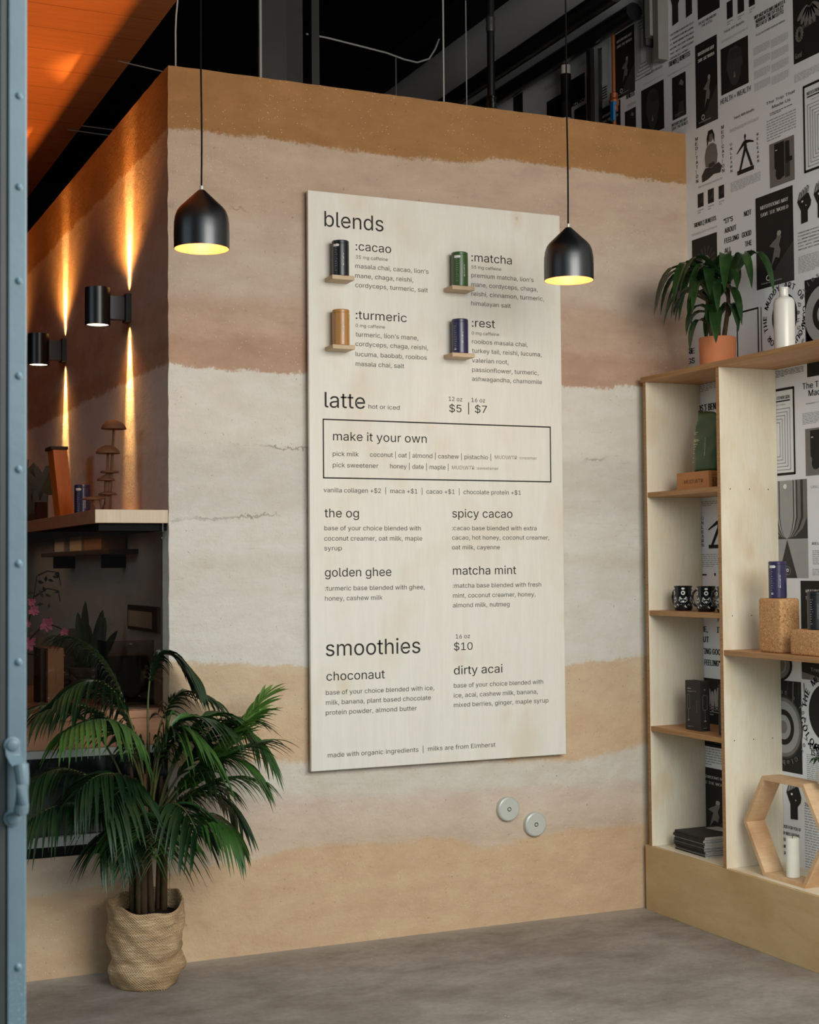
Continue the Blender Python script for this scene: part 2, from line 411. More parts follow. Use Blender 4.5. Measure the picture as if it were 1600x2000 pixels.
# ------------------------------------------------------------------ mesh building
class MB:
    def __init__(self): self.v, self.f, self.m = [], [], []
    def add(self, vs, fs, m=0):
        k = len(self.v)
        self.v += [tuple(p) for p in vs]
        for f in fs: self.f.append(tuple(i + k for i in f)); self.m.append(m)
        return self
    def box(self, a, b, m=0):
        x0, y0, z0 = a; x1, y1, z1 = b
        x0, x1 = min(x0, x1), max(x0, x1); y0, y1 = min(y0, y1), max(y0, y1); z0, z1 = min(z0, z1), max(z0, z1)
        vs = [(x0, y0, z0), (x1, y0, z0), (x1, y1, z0), (x0, y1, z0), (x0, y0, z1), (x1, y0, z1), (x1, y1, z1), (x0, y1, z1)]
        return self.add(vs, [(0, 3, 2, 1), (4, 5, 6, 7), (0, 1, 5, 4), (1, 2, 6, 5), (2, 3, 7, 6), (3, 0, 4, 7)], m)
    def prism(self, pts, d, m=0):
        """closed polygon pts (3D, one plane) pushed along vector d"""
        n = len(pts); d = Vector(d)
        a = [Vector(p) for p in pts]; b = [p + d for p in a]
        nrm = Vector((0, 0, 0))
        for i in range(n): nrm += (a[i] - a[0]).cross(a[(i + 1) % n] - a[0])
        flip = nrm.dot(d) > 0
        fs = [tuple(range(n))[::-1] if flip else tuple(range(n)), tuple(range(n, 2 * n)) if flip else tuple(range(n, 2 * n))[::-1]]
        for i in range(n):
            j = (i + 1) % n
            fs.append((i, j, n + j, n + i) if flip else (j, i, n + i, n + j))
        return self.add(a + b, fs, m)
    def lathe(self, prof, c=(0, 0, 0), n=32, m=0, cap0=True, cap1=True):
        k = len(prof); vs = []
        for r, z in prof:
            for i in range(n):
                t = 2 * PI * i / n
                vs.append((c[0] + r * math.cos(t), c[1] + r * math.sin(t), c[2] + z))
        fs = [(a * n + i, a * n + (i + 1) % n, (a + 1) * n + (i + 1) % n, (a + 1) * n + i) for a in range(k - 1) for i in range(n)]
        if cap0: fs.append(tuple(range(n))[::-1])
        if cap1: fs.append(tuple(range((k - 1) * n, k * n)))
        return self.add(vs, fs, m)
    def tube(self, pts, r, n=8, m=0):
        pts = [Vector(p) for p in pts]; k = len(pts)
        rs = r if isinstance(r, (list, tuple)) else [r] * k
        vs = []; ref = Vector((0.13, 0.27, 0.95)).normalized()
        for i, p in enumerate(pts):
            t = (pts[min(i + 1, k - 1)] - pts[max(i - 1, 0)]).normalized()
            a = t.cross(ref if abs(t.dot(ref)) < 0.95 else Vector((1, 0, 0))).normalized(); b = t.cross(a)
            for j in range(n):
                q = 2 * PI * j / n
                vs.append(p + (a * math.cos(q) + b * math.sin(q)) * rs[i])
        fs = [(i * n + j, i * n + (j + 1) % n, (i + 1) * n + (j + 1) % n, (i + 1) * n + j) for i in range(k - 1) for j in range(n)]
        fs += [tuple(range(n))[::-1], tuple(range((k - 1) * n, k * n))]
        return self.add(vs, fs, m)
    def blade(self, pts, widths, side, fold=0.15, m=0, up=(0, 0, 1)):
        """a leaf: a strip along pts folded along its midrib"""
        vs = []; k = len(pts); side = Vector(side)
        for i, p in enumerate(pts):
            p = Vector(p)
            t = (Vector(pts[min(i + 1, k - 1)]) - Vector(pts[max(i - 1, 0)])).normalized()
            s = (side - t * side.dot(t)).normalized(); nn = t.cross(s)
            if nn.z < 0: nn = -nn
            w = widths[i] / 2
            vs += [p - s * w + nn * w * fold * 2, p, p + s * w + nn * w * fold * 2]
        fs = []
        for i in range(k - 1):
            a = i * 3
            fs += [(a, a + 1, a + 4, a + 3), (a + 1, a + 2, a + 5, a + 4)]
        return self.add(vs, fs, m)
    def build(self, name, mats, parent=None, smooth=False, bevel=0.0, seg=2, loc=None, label=None):
        me = bpy.data.meshes.new(name)
        me.from_pydata(self.v, [], self.f)
        for mt in (mats if isinstance(mats, (list, tuple)) else [mats]): me.materials.append(M[mt])
        me.polygons.foreach_set('material_index', self.m)
        if smooth: me.polygons.foreach_set('use_smooth', [True] * len(self.f))
        me.update()
        o = bpy.data.objects.new(name, me)
        COL.objects.link(o)
        if smooth == 'auto':
            me.set_sharp_from_angle(angle=math.radians(25))
        if bevel:
            b = o.modifiers.new('bevel', 'BEVEL'); b.width = bevel; b.segments = seg; b.limit_method = 'ANGLE'
        if loc is not None: o.location = loc
        if parent: o.parent = parent
        if label: o['label'] = label
        return o

def tag(o, label=None, cat=None, group=None, kind=None):
    if label: o['label'] = label
    if cat: o['category'] = cat
    if group: o['group'] = group
    if kind: o['kind'] = kind
    return o

def thing(name, label, cat, loc=(0, 0, 0), rz=0.0, group=None):
    o = bpy.data.objects.new(name, None)
    o.empty_display_size = 0.1
    COL.objects.link(o); o.location = loc; o.rotation_euler = (0, 0, rz)
    return tag(o, label, cat, group)

def copy_thing(src, loc, rz=None, label=None, scale=None):
    r = src.copy(); COL.objects.link(r); r.location = loc
    if rz is not None: r.rotation_euler = (0, 0, rz)
    if label: r['label'] = label
    if scale: r.scale = scale
    for ch in list(src.children):
        c = ch.copy(); COL.objects.link(c); c.parent = r
        for g in list(ch.children):
            d = g.copy(); COL.objects.link(d); d.parent = c
    return r

# ------------------------------------------------------------------ lettering
FONT = None
try:
    FONT = bpy.data.fonts.load(os.path.join(bpy.utils.system_resource('DATAFILES', path='fonts'), 'Inter.woff2'))
except Exception:
    FONT = None
_cache = {}
def text2d(s, off=0.0, res=3, shear=0.0, spacing=1.0):
    """flat lettering of size 1: (points, faces, left, right)"""
    key = (s, off, res, shear, spacing)
    if key in _cache: return _cache[key]
    c = bpy.data.curves.new('lettering', 'FONT')
    c.body = s; c.offset = off; c.resolution_u = res; c.shear = shear; c.space_character = spacing
    if FONT: c.font = FONT
    o = bpy.data.objects.new('lettering', c)
    COL.objects.link(o)
    dg = bpy.context.evaluated_depsgraph_get()
    cu = o.evaluated_get(dg).to_curve(dg)
    loops = []
    for sp in cu.splines:                                # outlines as polygons
        pts = []
        bp = sp.bezier_points
        n = len(bp)
        for i in range(n):
            a, b = bp[i], bp[(i + 1) % n]
            p0, p1, p2, p3 = a.co, a.handle_right, b.handle_left, b.co
            flat_ = (p1 - p0).cross(p3 - p0).length < 1e-5 and (p2 - p0).cross(p3 - p0).length < 1e-5
            k = 1 if flat_ else res
            for q in range(k):
                t = q / k; m_ = 1 - t
                w = p0 * m_ ** 3 + p1 * (3 * m_ * m_ * t) + p2 * (3 * m_ * t * t) + p3 * t ** 3
                if not pts or (abs(w.x - pts[-1][0]) + abs(w.y - pts[-1][1])) > 1e-5: pts.append((w.x, w.y))
        if len(pts) > 2 and abs(pts[0][0] - pts[-1][0]) + abs(pts[0][1] - pts[-1][1]) < 1e-5: pts.pop()
        if len(pts) > 2: loops.append(pts)
    o.to_curve_clear(); bpy.data.objects.remove(o); bpy.data.curves.remove(c)
    def area(P): return sum(P[i][0] * P[(i + 1) % len(P)][1] - P[(i + 1) % len(P)][0] * P[i][1] for i in range(len(P))) / 2
    def inside(p, P):
        r = False; j = len(P) - 1
        for i in range(len(P)):
            if (P[i][1] > p[1]) != (P[j][1] > p[1]) and p[0] < (P[j][0] - P[i][0]) * (p[1] - P[i][1]) / (P[j][1] - P[i][1]) + P[i][0]: r = not r
            j = i
        return r
    # outer strokes and the counters cut from them turn opposite ways; strokes may cross each other
    outer = [P for P in loops if area(P) < 0]; holes = [P for P in loops if area(P) >= 0]
    if sum(abs(area(P)) for P in holes) > sum(abs(area(P)) for P in outer): outer, holes = holes, outer
    vs, fs = [], []
    for P in outer:
        mine = [H for H in holes if inside(H[0], P)]
        polys = [[Vector((x, y, 0)) for x, y in L] for L in [P] + mine]
        flatv = [p for L in polys for p in L]
        k = len(vs)
        vs += [(p.x, p.y) for p in flatv]
        for tri in mathutils.geometry.tessellate_polygon(polys):
            a, b, d = [flatv[i] for i in tri]
            ar = (b - a).cross(d - a).z
            if abs(ar) < 1e-12: continue
            fs.append(tuple(i + k for i in (tri if ar > 0 else tri[::-1])))
    x0 = min(v[0] for v in vs) if vs else 0; x1 = max(v[0] for v in vs) if vs else 1
    _cache[key] = (vs, fs, x0, x1)
    return _cache[key]

class Face:
    """a flat face in the place: origin, right, up and outward vectors"""
    def __init__(self, o, u, v, n): self.o, self.u, self.v, self.n = Vector(o), Vector(u), Vector(v), Vector(n)
    def p(self, a, b, h=0.0): return self.o + self.u * a + self.v * b + self.n * h
    def poly(self, mb, pts, m=0, h=0.001):
        area = sum(pts[i][0] * pts[(i + 1) % len(pts)][1] - pts[(i + 1) % len(pts)][0] * pts[i][1] for i in range(len(pts)))
        if area < 0: pts = pts[::-1]
        mb.add([self.p(a, b, h) for a, b in pts], [tuple(range(len(pts)))], m)
    def rect(self, mb, a0, b0, a1, b1, m=0, h=0.001):
        a0, a1 = min(a0, a1), max(a0, a1); b0, b1 = min(b0, b1), max(b0, b1)
        self.poly(mb, [(a0, b0), (a1, b0), (a1, b1), (a0, b1)], m, h)
    def ring(self, mb, cx, cy, rx, ry, rin, m=0, h=0.001, n=40, t0=0.0, t1=2 * PI):
        k = n + 1
        vs = []
        for i in range(k):
            t = t0 + (t1 - t0) * i / n
            vs.append(self.p(cx + rx * math.cos(t), cy + ry * math.sin(t), h))
            vs.append(self.p(cx + rx * rin * math.cos(t), cy + ry * rin * math.sin(t), h))
        mb.add(vs, [(2 * i, 2 * i + 2, 2 * i + 3, 2 * i + 1) for i in range(n)], m)
    def ell(self, mb, cx, cy, rx, ry, m=0, h=0.001, n=28, rot=0.0):
        pts = []
        for i in range(n):
            t = 2 * PI * i / n
            x, y = rx * math.cos(t), ry * math.sin(t)
            pts.append((cx + x * math.cos(rot) - y * math.sin(rot), cy + x * math.sin(rot) + y * math.cos(rot)))
        self.poly(mb, pts, m, h)
    def line(self, mb, pts, w, m=0, h=0.001):
        for (ax, ay), (bx, by) in zip(pts, pts[1:]):
            l = math.hypot(bx - ax, by - ay) or 1e-6
            nx, ny = -(by - ay) / l * w / 2, (bx - ax) / l * w / 2
            ex, ey = (bx - ax) / l * w * 0.3, (by - ay) / l * w * 0.3
            self.poly(mb, [(ax - ex + nx, ay - ey + ny), (bx + ex + nx, by + ey + ny), (bx + ex - nx, by + ey - ny), (ax - ex - nx, ay - ey - ny)], m, h)
    def frame(self, mb, a0, b0, a1, b1, w, m=0, h=0.001):
        self.line(mb, [(a0, b0), (a1, b0)], w, m, h); self.line(mb, [(a0, b1), (a1, b1)], w, m, h)
        self.line(mb, [(a0, b0), (a0, b1)], w, m, h); self.line(mb, [(a1, b0), (a1, b1)], w, m, h)
    def text(self, mb, s, a, b, size, width=None, m=0, h=0.0015, off=0.0, res=3, a1=None, shear=0.0, rot=0.0, xs=1.0):
        """lettering with its left end at a on baseline b; width or right end a1 fixes how wide it runs"""
        bold = max(0.0, off) * 0.8
        vs, fs, x0, x1 = text2d(s, min(0.0, off), res, shear)
        if not vs: return
        if a1 is not None: width = a1 - a
        k = (width / (x1 - x0)) if width else size * xs
        cr, sr = math.cos(rot), math.sin(rot)
        out = []
        for x, y in vs:
            q, r = (x - x0) * k, y * size
            out.append(self.p(a + q * cr - r * sr, b + q * sr + r * cr, h))
        if bold:                                            # heavier strokes: the letter laid down twice, a hair apart
            d = (self.u * cr + self.v * sr) * bold * size
            mb.add([p - d for p in out], fs, m); mb.add([p + d for p in out], fs, m)
        mb.add(out, fs, m)
    def ringtext(self, mb, s, cx, cy, r, size, t0, t1, m=0, h=0.0015, off=0.0, feet_out=False):
        """letters set one by one around a circle, from angle t0 to t1"""
        n = len(s)
        for i, ch in enumerate(s):
            if ch == ' ': continue
            t = t0 + (t1 - t0) * i / max(1, n - 1)
            rot = t + PI / 2 if feet_out else t - PI / 2
            vs, fs, x0, x1 = text2d(ch, min(0.0, off), 2)
            w = (x1 - x0) * size
            ax, ay = cx + r * math.cos(t), cy + r * math.sin(t)
            self.text(mb, ch, ax - w / 2 * math.cos(rot), ay - w / 2 * math.sin(rot), size, None, m, h, off, 2, rot=rot)
    def lines(self, mb, a0, b0, a1, b1, n, m=0, h=0.001, fill=0.42, seed=1, last=0.5):
        """n rows of body copy set as rows of word-length marks"""
        r = random.Random(seed)
        a0, a1 = min(a0, a1), max(a0, a1); b0, b1 = min(b0, b1), max(b0, b1)
        step = (b1 - b0) / n
        for i in range(n):
            y = b1 - (i + 0.5) * step
            end = a1 if i < n - 1 else a0 + (a1 - a0) * last
            x = a0
            while x < end:
                w = min(end - x, (a1 - a0) * r.uniform(0.05, 0.16))
                self.rect(mb, x, y - step * fill / 2, x + w, y + step * fill / 2, m, h)
                x += w + (a1 - a0) * 0.022

# ================================================================== THE SETTING
def struct(name, mb, mats, parent=None, **kw):
    o = mb.build(name, mats, parent, **kw)
    if not parent: o['kind'] = 'structure'
    return o

struct('floor', MB().box((-7, -11, -0.12), (XR, 9, 0)), 'floor')

# L-shaped rammed earth wall: menu side along X, lamp side running back along Y; the skin is slightly uneven
def earth_wall():
    r = random.Random(3)
    path = []
    n1 = 64
    for i in range(n1 + 1): path.append((XR + (XL - XR) * i / n1, 0.0))
    n2 = 80
    for i in range(1, n2 + 1): path.append((XL, 8.0 * i / n2))
    corner = n1
    rows = [HW * j / 92 for j in range(93)]
    vs = []
    for j, z in enumerate(rows):
        for i, (x, y) in enumerate(path):
            top = j == len(rows) - 1
            dx = dy = dz = 0.0
            if i == corner: dx, dy = r.uniform(-0.0015, 0.003), r.uniform(-0.0005, 0.003)
            elif i < corner and i > 0: dy = r.uniform(-0.001, 0.001)
            if top: dz = r.uniform(-0.0015, 0.001)
            vs.append((x + dx, y + dy, z + dz))
    w = len(path)
    fs = [(j * w + i + 1, j * w + i, (j + 1) * w + i, (j + 1) * w + i + 1) for j in range(len(rows) - 1) for i in range(w - 1)]
    mb = MB().add(vs, fs)
    # thickness: flat top and the two hidden back faces
    t = 0.32
    k = len(mb.v)
    back = [(x, t) if i < corner else ((XL + t), max(y, t)) for i, (x, y) in enumerate(path)]
    mb.v += [(x, y, HW - 0.006) for x, y in back]
    top = (len(rows) - 1) * w
    for i in range(w - 1):
        mb.f.append((top + i + 1, top + i, k + i, k + i + 1)); mb.m.append(0)
    q = len(mb.v)
    mb.v += [(x, y, 0.0) for x, y in back]
    for i in range(w - 1):
        mb.f.append((k + i + 1, k + i, q + i, q + i + 1)); mb.m.append(0)
    return mb
wf = struct('wall_front', earth_wall(), 'earth')
struct('wall_left', MB().box((-6.0, 0, 0), (XL - 0.0005, 0.30, 0.466)), 'earth')          # low wall under the serving counter
wall_right = struct('wall_right', MB().box((XR, -3.6, 0), (XR + 0.2, 9, 5.6)), 'paper')
struct('wall_back', MB().box((-6, 9, 0), (XR + 0.2, 9.2, 5.6)), 'ceiling')
struct('wall_far_left', MB().box((-6.2, 0, 0), (-6.0, 9, 5.6)), 'ceiling')
struct('ceiling', MB().box((-6.2, -3.6, 5.45), (XR + 0.2, 9.2, 5.6)), 'ceiling')
struct('trim_1', MB().box((-6.0, -2.5, 4.30), (-0.288, 8.9, 4.46)), 'soffit')               # plank soffit over the serving room
# front of the building with its wide doorway
fw = MB()
fw.box((-6.2, -3.78, 0), (-1.98, -3.60, 5.6)); fw.box((-1.98, -3.78, 3.95), (XR + 0.2, -3.60, 5.6))
struct('wall_entrance', fw, 'steel')

# ------------------------------------------------------------------ blue steel door edge, close to the camera
def door():
    Y0 = -3.30
    xr_top = (-1.707, -3.3, 2.569)[0]
    xr = (-1.716, -3.3, 1.685)[0]
    xl = (-1.748, -3.3, 1.685)[0]
    root = MB().box((xl, Y0, 0.0), (xr, Y0 + 0.05, 3.95)).build('door_1', 'steel', bevel=0.003)
    root['kind'] = 'structure'
    MB().box((xl - 1.1, Y0 + 0.012, 0.0), (xl - 0.002, Y0 + 0.040, 3.95)).build('door_sheet', 'steel', root)
    MB().box((xl - 0.012, Y0 + 0.004, 0.0), (xl - 0.002, Y0 + 0.012, 3.95)).build('door_seam', 'dark_steel', root)
    for (px, py) in [(54, 140), (49, 320), (46.5, 505), (39.5, 691), (35, 873), (34, 1056), (33.5, 1246), (32, 1433), (33, 1830)]:
        p = {0: 0}
        z = CAM.z + (1066 - py) * 2.53 / 2891.0
        r = MB(); r.lathe([(0.0068, 0), (0.0062, 0.002), (0.004, 0.0042), (0.0008, 0.005)], n=14, cap0=False)
        o = r.build('rivet', 'steel', root, smooth=True)
        o.rotation_euler = (PI / 2, 0, 0)
        o.location = (xr - 0.0135, Y0 + 0.0005, z)
    # pull handle: two round bosses, a bent strap and the grip standing off the door
    hx = xl + 0.008
    zt, zb = (-1.743, -3.3, 1.292)[2], (-1.743, -3.3, 1.17)[2]
    h = MB()
    for z in (zt, zb):
        g = MB().lathe([(0.0145, 0), (0.0145, 0.003), (0.011, 0.004), (0.0095, 0.007), (0.006, 0.0085), (0.0015, 0.009)], n=24, cap0=False)
        h.add([(hx + v[0], Y0 - v[2], z + v[1]) for v in g.v], [f[::-1] for f in g.f])
    def strap(pts, w):
        k = len(pts); vs = []
        for x, y, z in pts:
            vs += [(x - w, y, z), (x + w, y, z), (x + w, y - 0.004, z), (x - w, y - 0.004, z)]
        fs = []
        for i in range(k - 1):
            for j in range(4):
                a, b = i * 4 + j, i * 4 + (j + 1) % 4
                fs.append((a, b, b + 4, a + 4))
        fs += [(3, 2, 1, 0), tuple((k - 1) * 4 + j for j in range(4))]
        h.add(vs, fs)
    strap([(hx, Y0, zt - 0.002), (hx + 0.001, Y0 - 0.002, zt - 0.016), (hx + 0.005, Y0 - 0.014, zt - 0.027), (hx + 0.008, Y0 - 0.024, zt - 0.033)], 0.0125)
    strap([(hx, Y0, zb + 0.002), (hx + 0.003, Y0 - 0.012, zb + 0.010), (hx + 0.008, Y0 - 0.024, zb + 0.014)], 0.0125)
    h.tube([(hx + 0.010, Y0 - 0.026, zt - 0.030), (hx + 0.011, Y0 - 0.030, zt - 0.045), (hx + 0.012, Y0 - 0.030, (zt + zb) / 2), (hx + 0.011, Y0 - 0.030, zb + 0.025), (hx + 0.010, Y0 - 0.026, zb + 0.013)],
           [0.0125, 0.0118, 0.0108, 0.0118, 0.0125], 14)
    h.build('handle', 'steel', root, smooth='auto', bevel=0.0012)
door()

# ------------------------------------------------------------------ printed wallpaper on the right wall
W = Face((XR, 0, 0), (0, -1, 0), (0, 0, 1), (-1, 0, 0))
INK, DG, MG, LG, WH, TX = 0, 1, 2, 3, 4, 5
PM = ['ink', 'grey_dark', 'grey_mid', 'grey_light', 'print_white', 'text_grey']
wp = MB()

def head_shape(cx, cy, w, h, m=DG, lift=0.0016):
    W.poly(wp, [(cx + w * a, cy + h * b) for a, b in [(-0.25, 0.5), (0.1, 0.52), (0.38, 0.40), (0.47, 0.15), (0.50, -0.02), (0.40, -0.12), (0.36, -0.28), (0.18, -0.46), (0.0, -0.52), (-0.2, -0.44), (-0.34, -0.25), (-0.42, -0.1), (-0.5, 0.0), (-0.45, 0.2), (-0.38, 0.4)]], m, lift)

def mushrooms(a, b, title=True, name=True, mark=True):
    """tall black poster; a is its upper left, b its lower right corner"""
    u0, z1 = a; u1, z0 = b; w, h = u1 - u0, z1 - z0
    W.rect(wp, u0, z0, u1, z1, INK)
    if title:
        W.text(wp, 'MUSHROOMS MAY', u0 + 0.14 * w, z1 - 0.145 * h, 0.078 * h, 0.74 * w, WH, 0.0022, 0.055)
        W.text(wp, 'SAVE THE WORLD', u0 + 0.14 * w, z1 - 0.225 * h, 0.078 * h, 0.74 * w, WH, 0.0022, 0.055)
    # a pale hand rising from a block, over a greyer ground
    W.poly(wp, [(u0 + w, z0 + 0.42 * h), (u0 + w, z0), (u0 + 0.35 * w, z0), (u0 + 0.55 * w, z0 + 0.2 * h)], DG, 0.0014)
    W.poly(wp, [(u0 + w * x, z0 + h * y) for x, y in [(0.52, 0.30), (0.40, 0.20), (0.50, 0.40), (0.36, 0.43), (0.46, 0.47), (0.56, 0.50), (0.58, 0.57), (0.66, 0.56), (0.68, 0.50), (0.62, 0.42), (0.66, 0.36), (0.62, 0.28)]], MG, 0.0018)
    W.ell(wp, u0 + 0.63 * w, z0 + 0.545 * h, 0.055 * w, 0.028 * h, LG, 0.0021)
    W.poly(wp, [(u0 + w * x, z0 + h * y) for x, y in [(0.36, 0.02), (0.82, 0.04), (0.86, 0.17), (0.44, 0.16)]], DG, 0.0018)
    if mark:
        W.ring(wp, u0 + 0.33 * w, z0 + 0.10 * h, 0.07 * w, 0.032 * h, 0.7, WH, 0.0022, 20)
        W.text(wp, 'Trends With Benefits', u0 + 0.12 * w, z0 + 0.045 * h, 0.026 * h, 0.56 * w, WH, 0.0022)

def trends(a, b, italic=False):
    """heading, small print and a picture"""
    u0, z1 = a; u1, z0 = b; w, h = u1 - u0, z1 - z0
    if italic:
        W.text(wp, 'Trends With Benefits', u0 + 0.06 * w, z1 - 0.07 * h, 0.05 * h, 0.78 * w, INK, 0.0012, 0.01)
    else:
        W.text(wp, 'TRENDS \u2211 BENEFITS', u0 + 0.02 * w, z1 - 0.12 * h, 0.115 * h, 0.86 * w, INK, 0.0012, 0.02)
    W.rect(wp, u1 - 0.05 * w, z1 - 0.03 * h, u1, z1 - 0.015 * h, INK, 0.0012)

def discipline(a, b, lines=True, seed=4):
    u0, z1 = a; u1, z0 = b; w, h = u1 - u0, z1 - z0
    txt = ['\u201cDISCIPLINE IS GOOD FOR YOU IF', 'IT SUPPORTS YOUR WELLBEING.', 'I.E., MAINTAINING A WELLNESS', 'ROUTINE\u2014BUT DON\u2019T CONFUSE', 'THAT   WITH   UNNECESSARY', 'CRITICAL SELF-HATRED.\u201d']
    st = h / 6
    for i, t in enumerate(txt):
        W.text(wp, t, u0, z1 - (i + 0.85) * st, st * 0.78, w * (1 if i < 5 else 0.8), INK, 0.0012, 0.02, 2)

def hand(cx, z0, z1, w):
    h = z1 - z0
    W.poly(wp, [(cx + w * x, z0 + h * y) for x, y in [(-0.20, 0), (0.22, 0.02), (0.22, 0.34), (0.40, 0.46), (0.44, 0.60), (0.30, 0.82), (-0.05, 0.92), (-0.30, 0.86), (-0.42, 0.66), (-0.30, 0.50), (-0.20, 0.38)]], INK, 0.0012)
    for i in range(4):
        W.ell(wp, cx + w * (-0.22 + 0.15 * i), z0 + h * (0.80 + 0.045 * i), w * 0.065, h * 0.12, LG, 0.0016, 16, -0.55)
        W.ring(wp, cx + w * (-0.22 + 0.15 * i), z0 + h * (0.80 + 0.045 * i), w * 0.075, h * 0.13, 0.8, INK, 0.0018, 16)
    W.ell(wp, cx - w * 0.10, z0 + h * 0.64, w * 0.06, h * 0.03, WH, 0.0018, 12); W.ell(wp, cx + w * 0.12, z0 + h * 0.50, w * 0.03, h * 0.02, WH, 0.0018, 12)

def sculpture(a, b):
    """stick-legged figure standing on a block, arms spread"""
    u0, z1 = a; u1, z0 = b; w, h = u1 - u0, z1 - z0
    P = lambda x, y: (u0 + w * x, z0 + h * y)
    W.rect(wp, *P(0.02, 0), *P(0.98, 0.11), INK, 0.0012)
    W.poly(wp, [P(0.12, 0.10), P(0.24, 0.10), P(0.52, 0.55), P(0.80, 0.12), P(0.93, 0.12), P(0.60, 0.62), P(0.56, 0.82), P(0.44, 0.82), P(0.42, 0.62)], INK, 0.0012)
    W.poly(wp, [P(0.42, 0.83), P(0.46, 0.72), P(0.20, 0.62), P(0.02, 0.54), P(0.0, 0.57), P(0.18, 0.68)], INK, 0.0012)
    W.poly(wp, [P(0.54, 0.83), P(0.54, 0.74), P(0.76, 0.73), P(0.99, 0.69), P(0.99, 0.73), P(0.78, 0.79)], INK, 0.0012)
    W.ell(wp, *P(0.50, 0.93), 0.055 * w, 0.06 * h, INK, 0.0012)
    W.rect(wp, *P(0.47, 0.80), *P(0.53, 0.90), INK, 0.0012)

def vertical(s, u, z1, z0, size):
    st = (z1 - z0) / len(s)
    for i, ch in enumerate(s):
        W.text(wp, ch, u - size * 0.3, z1 - (i + 0.85) * st, size, size * (0.55 if ch != 'I' else 0.14), INK, 0.0012, 0.015, 2)

def sitter(a, b):
    """plain figure seated cross-legged"""
    u0, z1 = a; u1, z0 = b; w, h = u1 - u0, z1 - z0
    P = lambda pts: [(u0 + w * x, z0 + h * y) for x, y in pts]
    W.poly(wp, P([(0.02, 0.02), (0.0, 0.16), (0.18, 0.28), (0.5, 0.26), (0.85, 0.30), (1.0, 0.20), (0.92, 0.08), (0.6, 0.10), (0.3, 0.04)]), DG, 0.0012)
    W.poly(wp, P([(0.20, 0.30), (0.16, 0.50), (0.24, 0.66), (0.42, 0.73), (0.58, 0.73), (0.74, 0.66), (0.80, 0.46), (0.76, 0.30), (0.5, 0.24)]), MG, 0.0014)
    W.poly(wp, P([(0.34, 0.28), (0.36, 0.34), (0.62, 0.35), (0.66, 0.29), (0.5, 0.25)]), DG, 0.0016)
    W.ell(wp, u0 + 0.47 * w, z0 + 0.86 * h, 0.12 * w, 0.10 * h, MG, 0.0016)
    W.poly(wp, P([(0.30, 0.66), (0.28, 0.86), (0.36, 1.0), (0.56, 1.0), (0.66, 0.88), (0.66, 0.72), (0.60, 0.80), (0.56, 0.92), (0.42, 0.92), (0.37, 0.80)]), INK, 0.0018)

def good_feeling(rows, size):
    for (u0, z, parts) in rows:
        for (t, a0, a1) in parts: W.text(wp, t, a0, z, size, a1 - a0, INK, 0.0012, 0.03)

def dashring(cx, cy, rx, ry, n=5, m=TX, w=0.004):
    for i in range(n):
        k = 1 - i * 0.8 / n
        x, y = rx * k, ry * (1 - i * 0.55 / n)
        W.frame(wp, cx - x, cy - y, cx + x, cy + y, w, m, 0.0012)

def notes(a, b, side='left'):
    u0, z1 = a; u1, z0 = b; w, h = u1 - u0, z1 - z0
    W.frame(wp, u0, z0, u1, z1, 0.011, INK, 0.0012)
    W.text(wp, 'NOTES FROM THE OTHER SIDE', u0 + 0.09 * w, z1 - 0.115 * h, 0.075 * h, 0.82 * w, INK, 0.0014, 0.02)
    W.rect(wp, u0 + 0.09 * w, z1 - 0.145 * h, u1 - 0.09 * w, z1 - 0.13 * h, INK, 0.0014)
    W.text(wp, 'Letter From The Editor', u0 + 0.2 * w, z1 - 0.19 * h, 0.04 * h, 0.6 * w, TX, 0.0014)
    dashring((u0 + u1) / 2, z0 + 0.41 * h, 0.40 * w, 0.36 * h)

def trip(a, b, pic=None):
    u0, z1 = a; u1, z0 = b; w, h = u1 - u0, z1 - z0
    W.text(wp, 'The Trip That', u0, z1 - 0.12 * h, 0.13 * h, w * 0.98, INK, 0.0012, 0.01)
    W.text(wp, 'Made Us', u0 + 0.2 * w, z1 - 0.26 * h, 0.13 * h, w * 0.62, INK, 0.0012, 0.01)
    W.lines(wp, u0 + 0.12 * w, z1 - 0.42 * h, u0 + 0.88 * w, z1 - 0.34 * h, 2, DG, 0.0012)
    W.lines(wp, u0, z0, u1, z1 - 0.48 * h, 8, TX, 0.0012)

def cabinet_picture(a, b):
    u0, z1 = a; u1, z0 = b; w, h = u1 - u0, z1 - z0
    P = lambda x, y: (u0 + w * x, z0 + h * y)
    W.rect(wp, u0, z0, u1, z1, LG if False else MG)
    W.rect(wp, *P(0.62, 0.12), *P(0.82, 0.92), DG, 0.0013)
    W.poly(wp, [P(0.20, 0.96), P(0.60, 0.96), P(0.60, 0.18), P(0.42, 0.12), P(0.30, 0.14), P(0.24, 0.24), P(0.26, 0.36), P(0.20, 0.42)], INK, 0.0015)
    W.poly(wp, [P(0.66, 0.44), P(0.92, 0.46), P(0.92, 0.56), P(0.80, 0.56), P(0.80, 0.92), P(0.66, 0.94)], INK, 0.0015)
    W.rect(wp, *P(0.24, 0.80), *P(0.32, 0.82), WH, 0.0017)

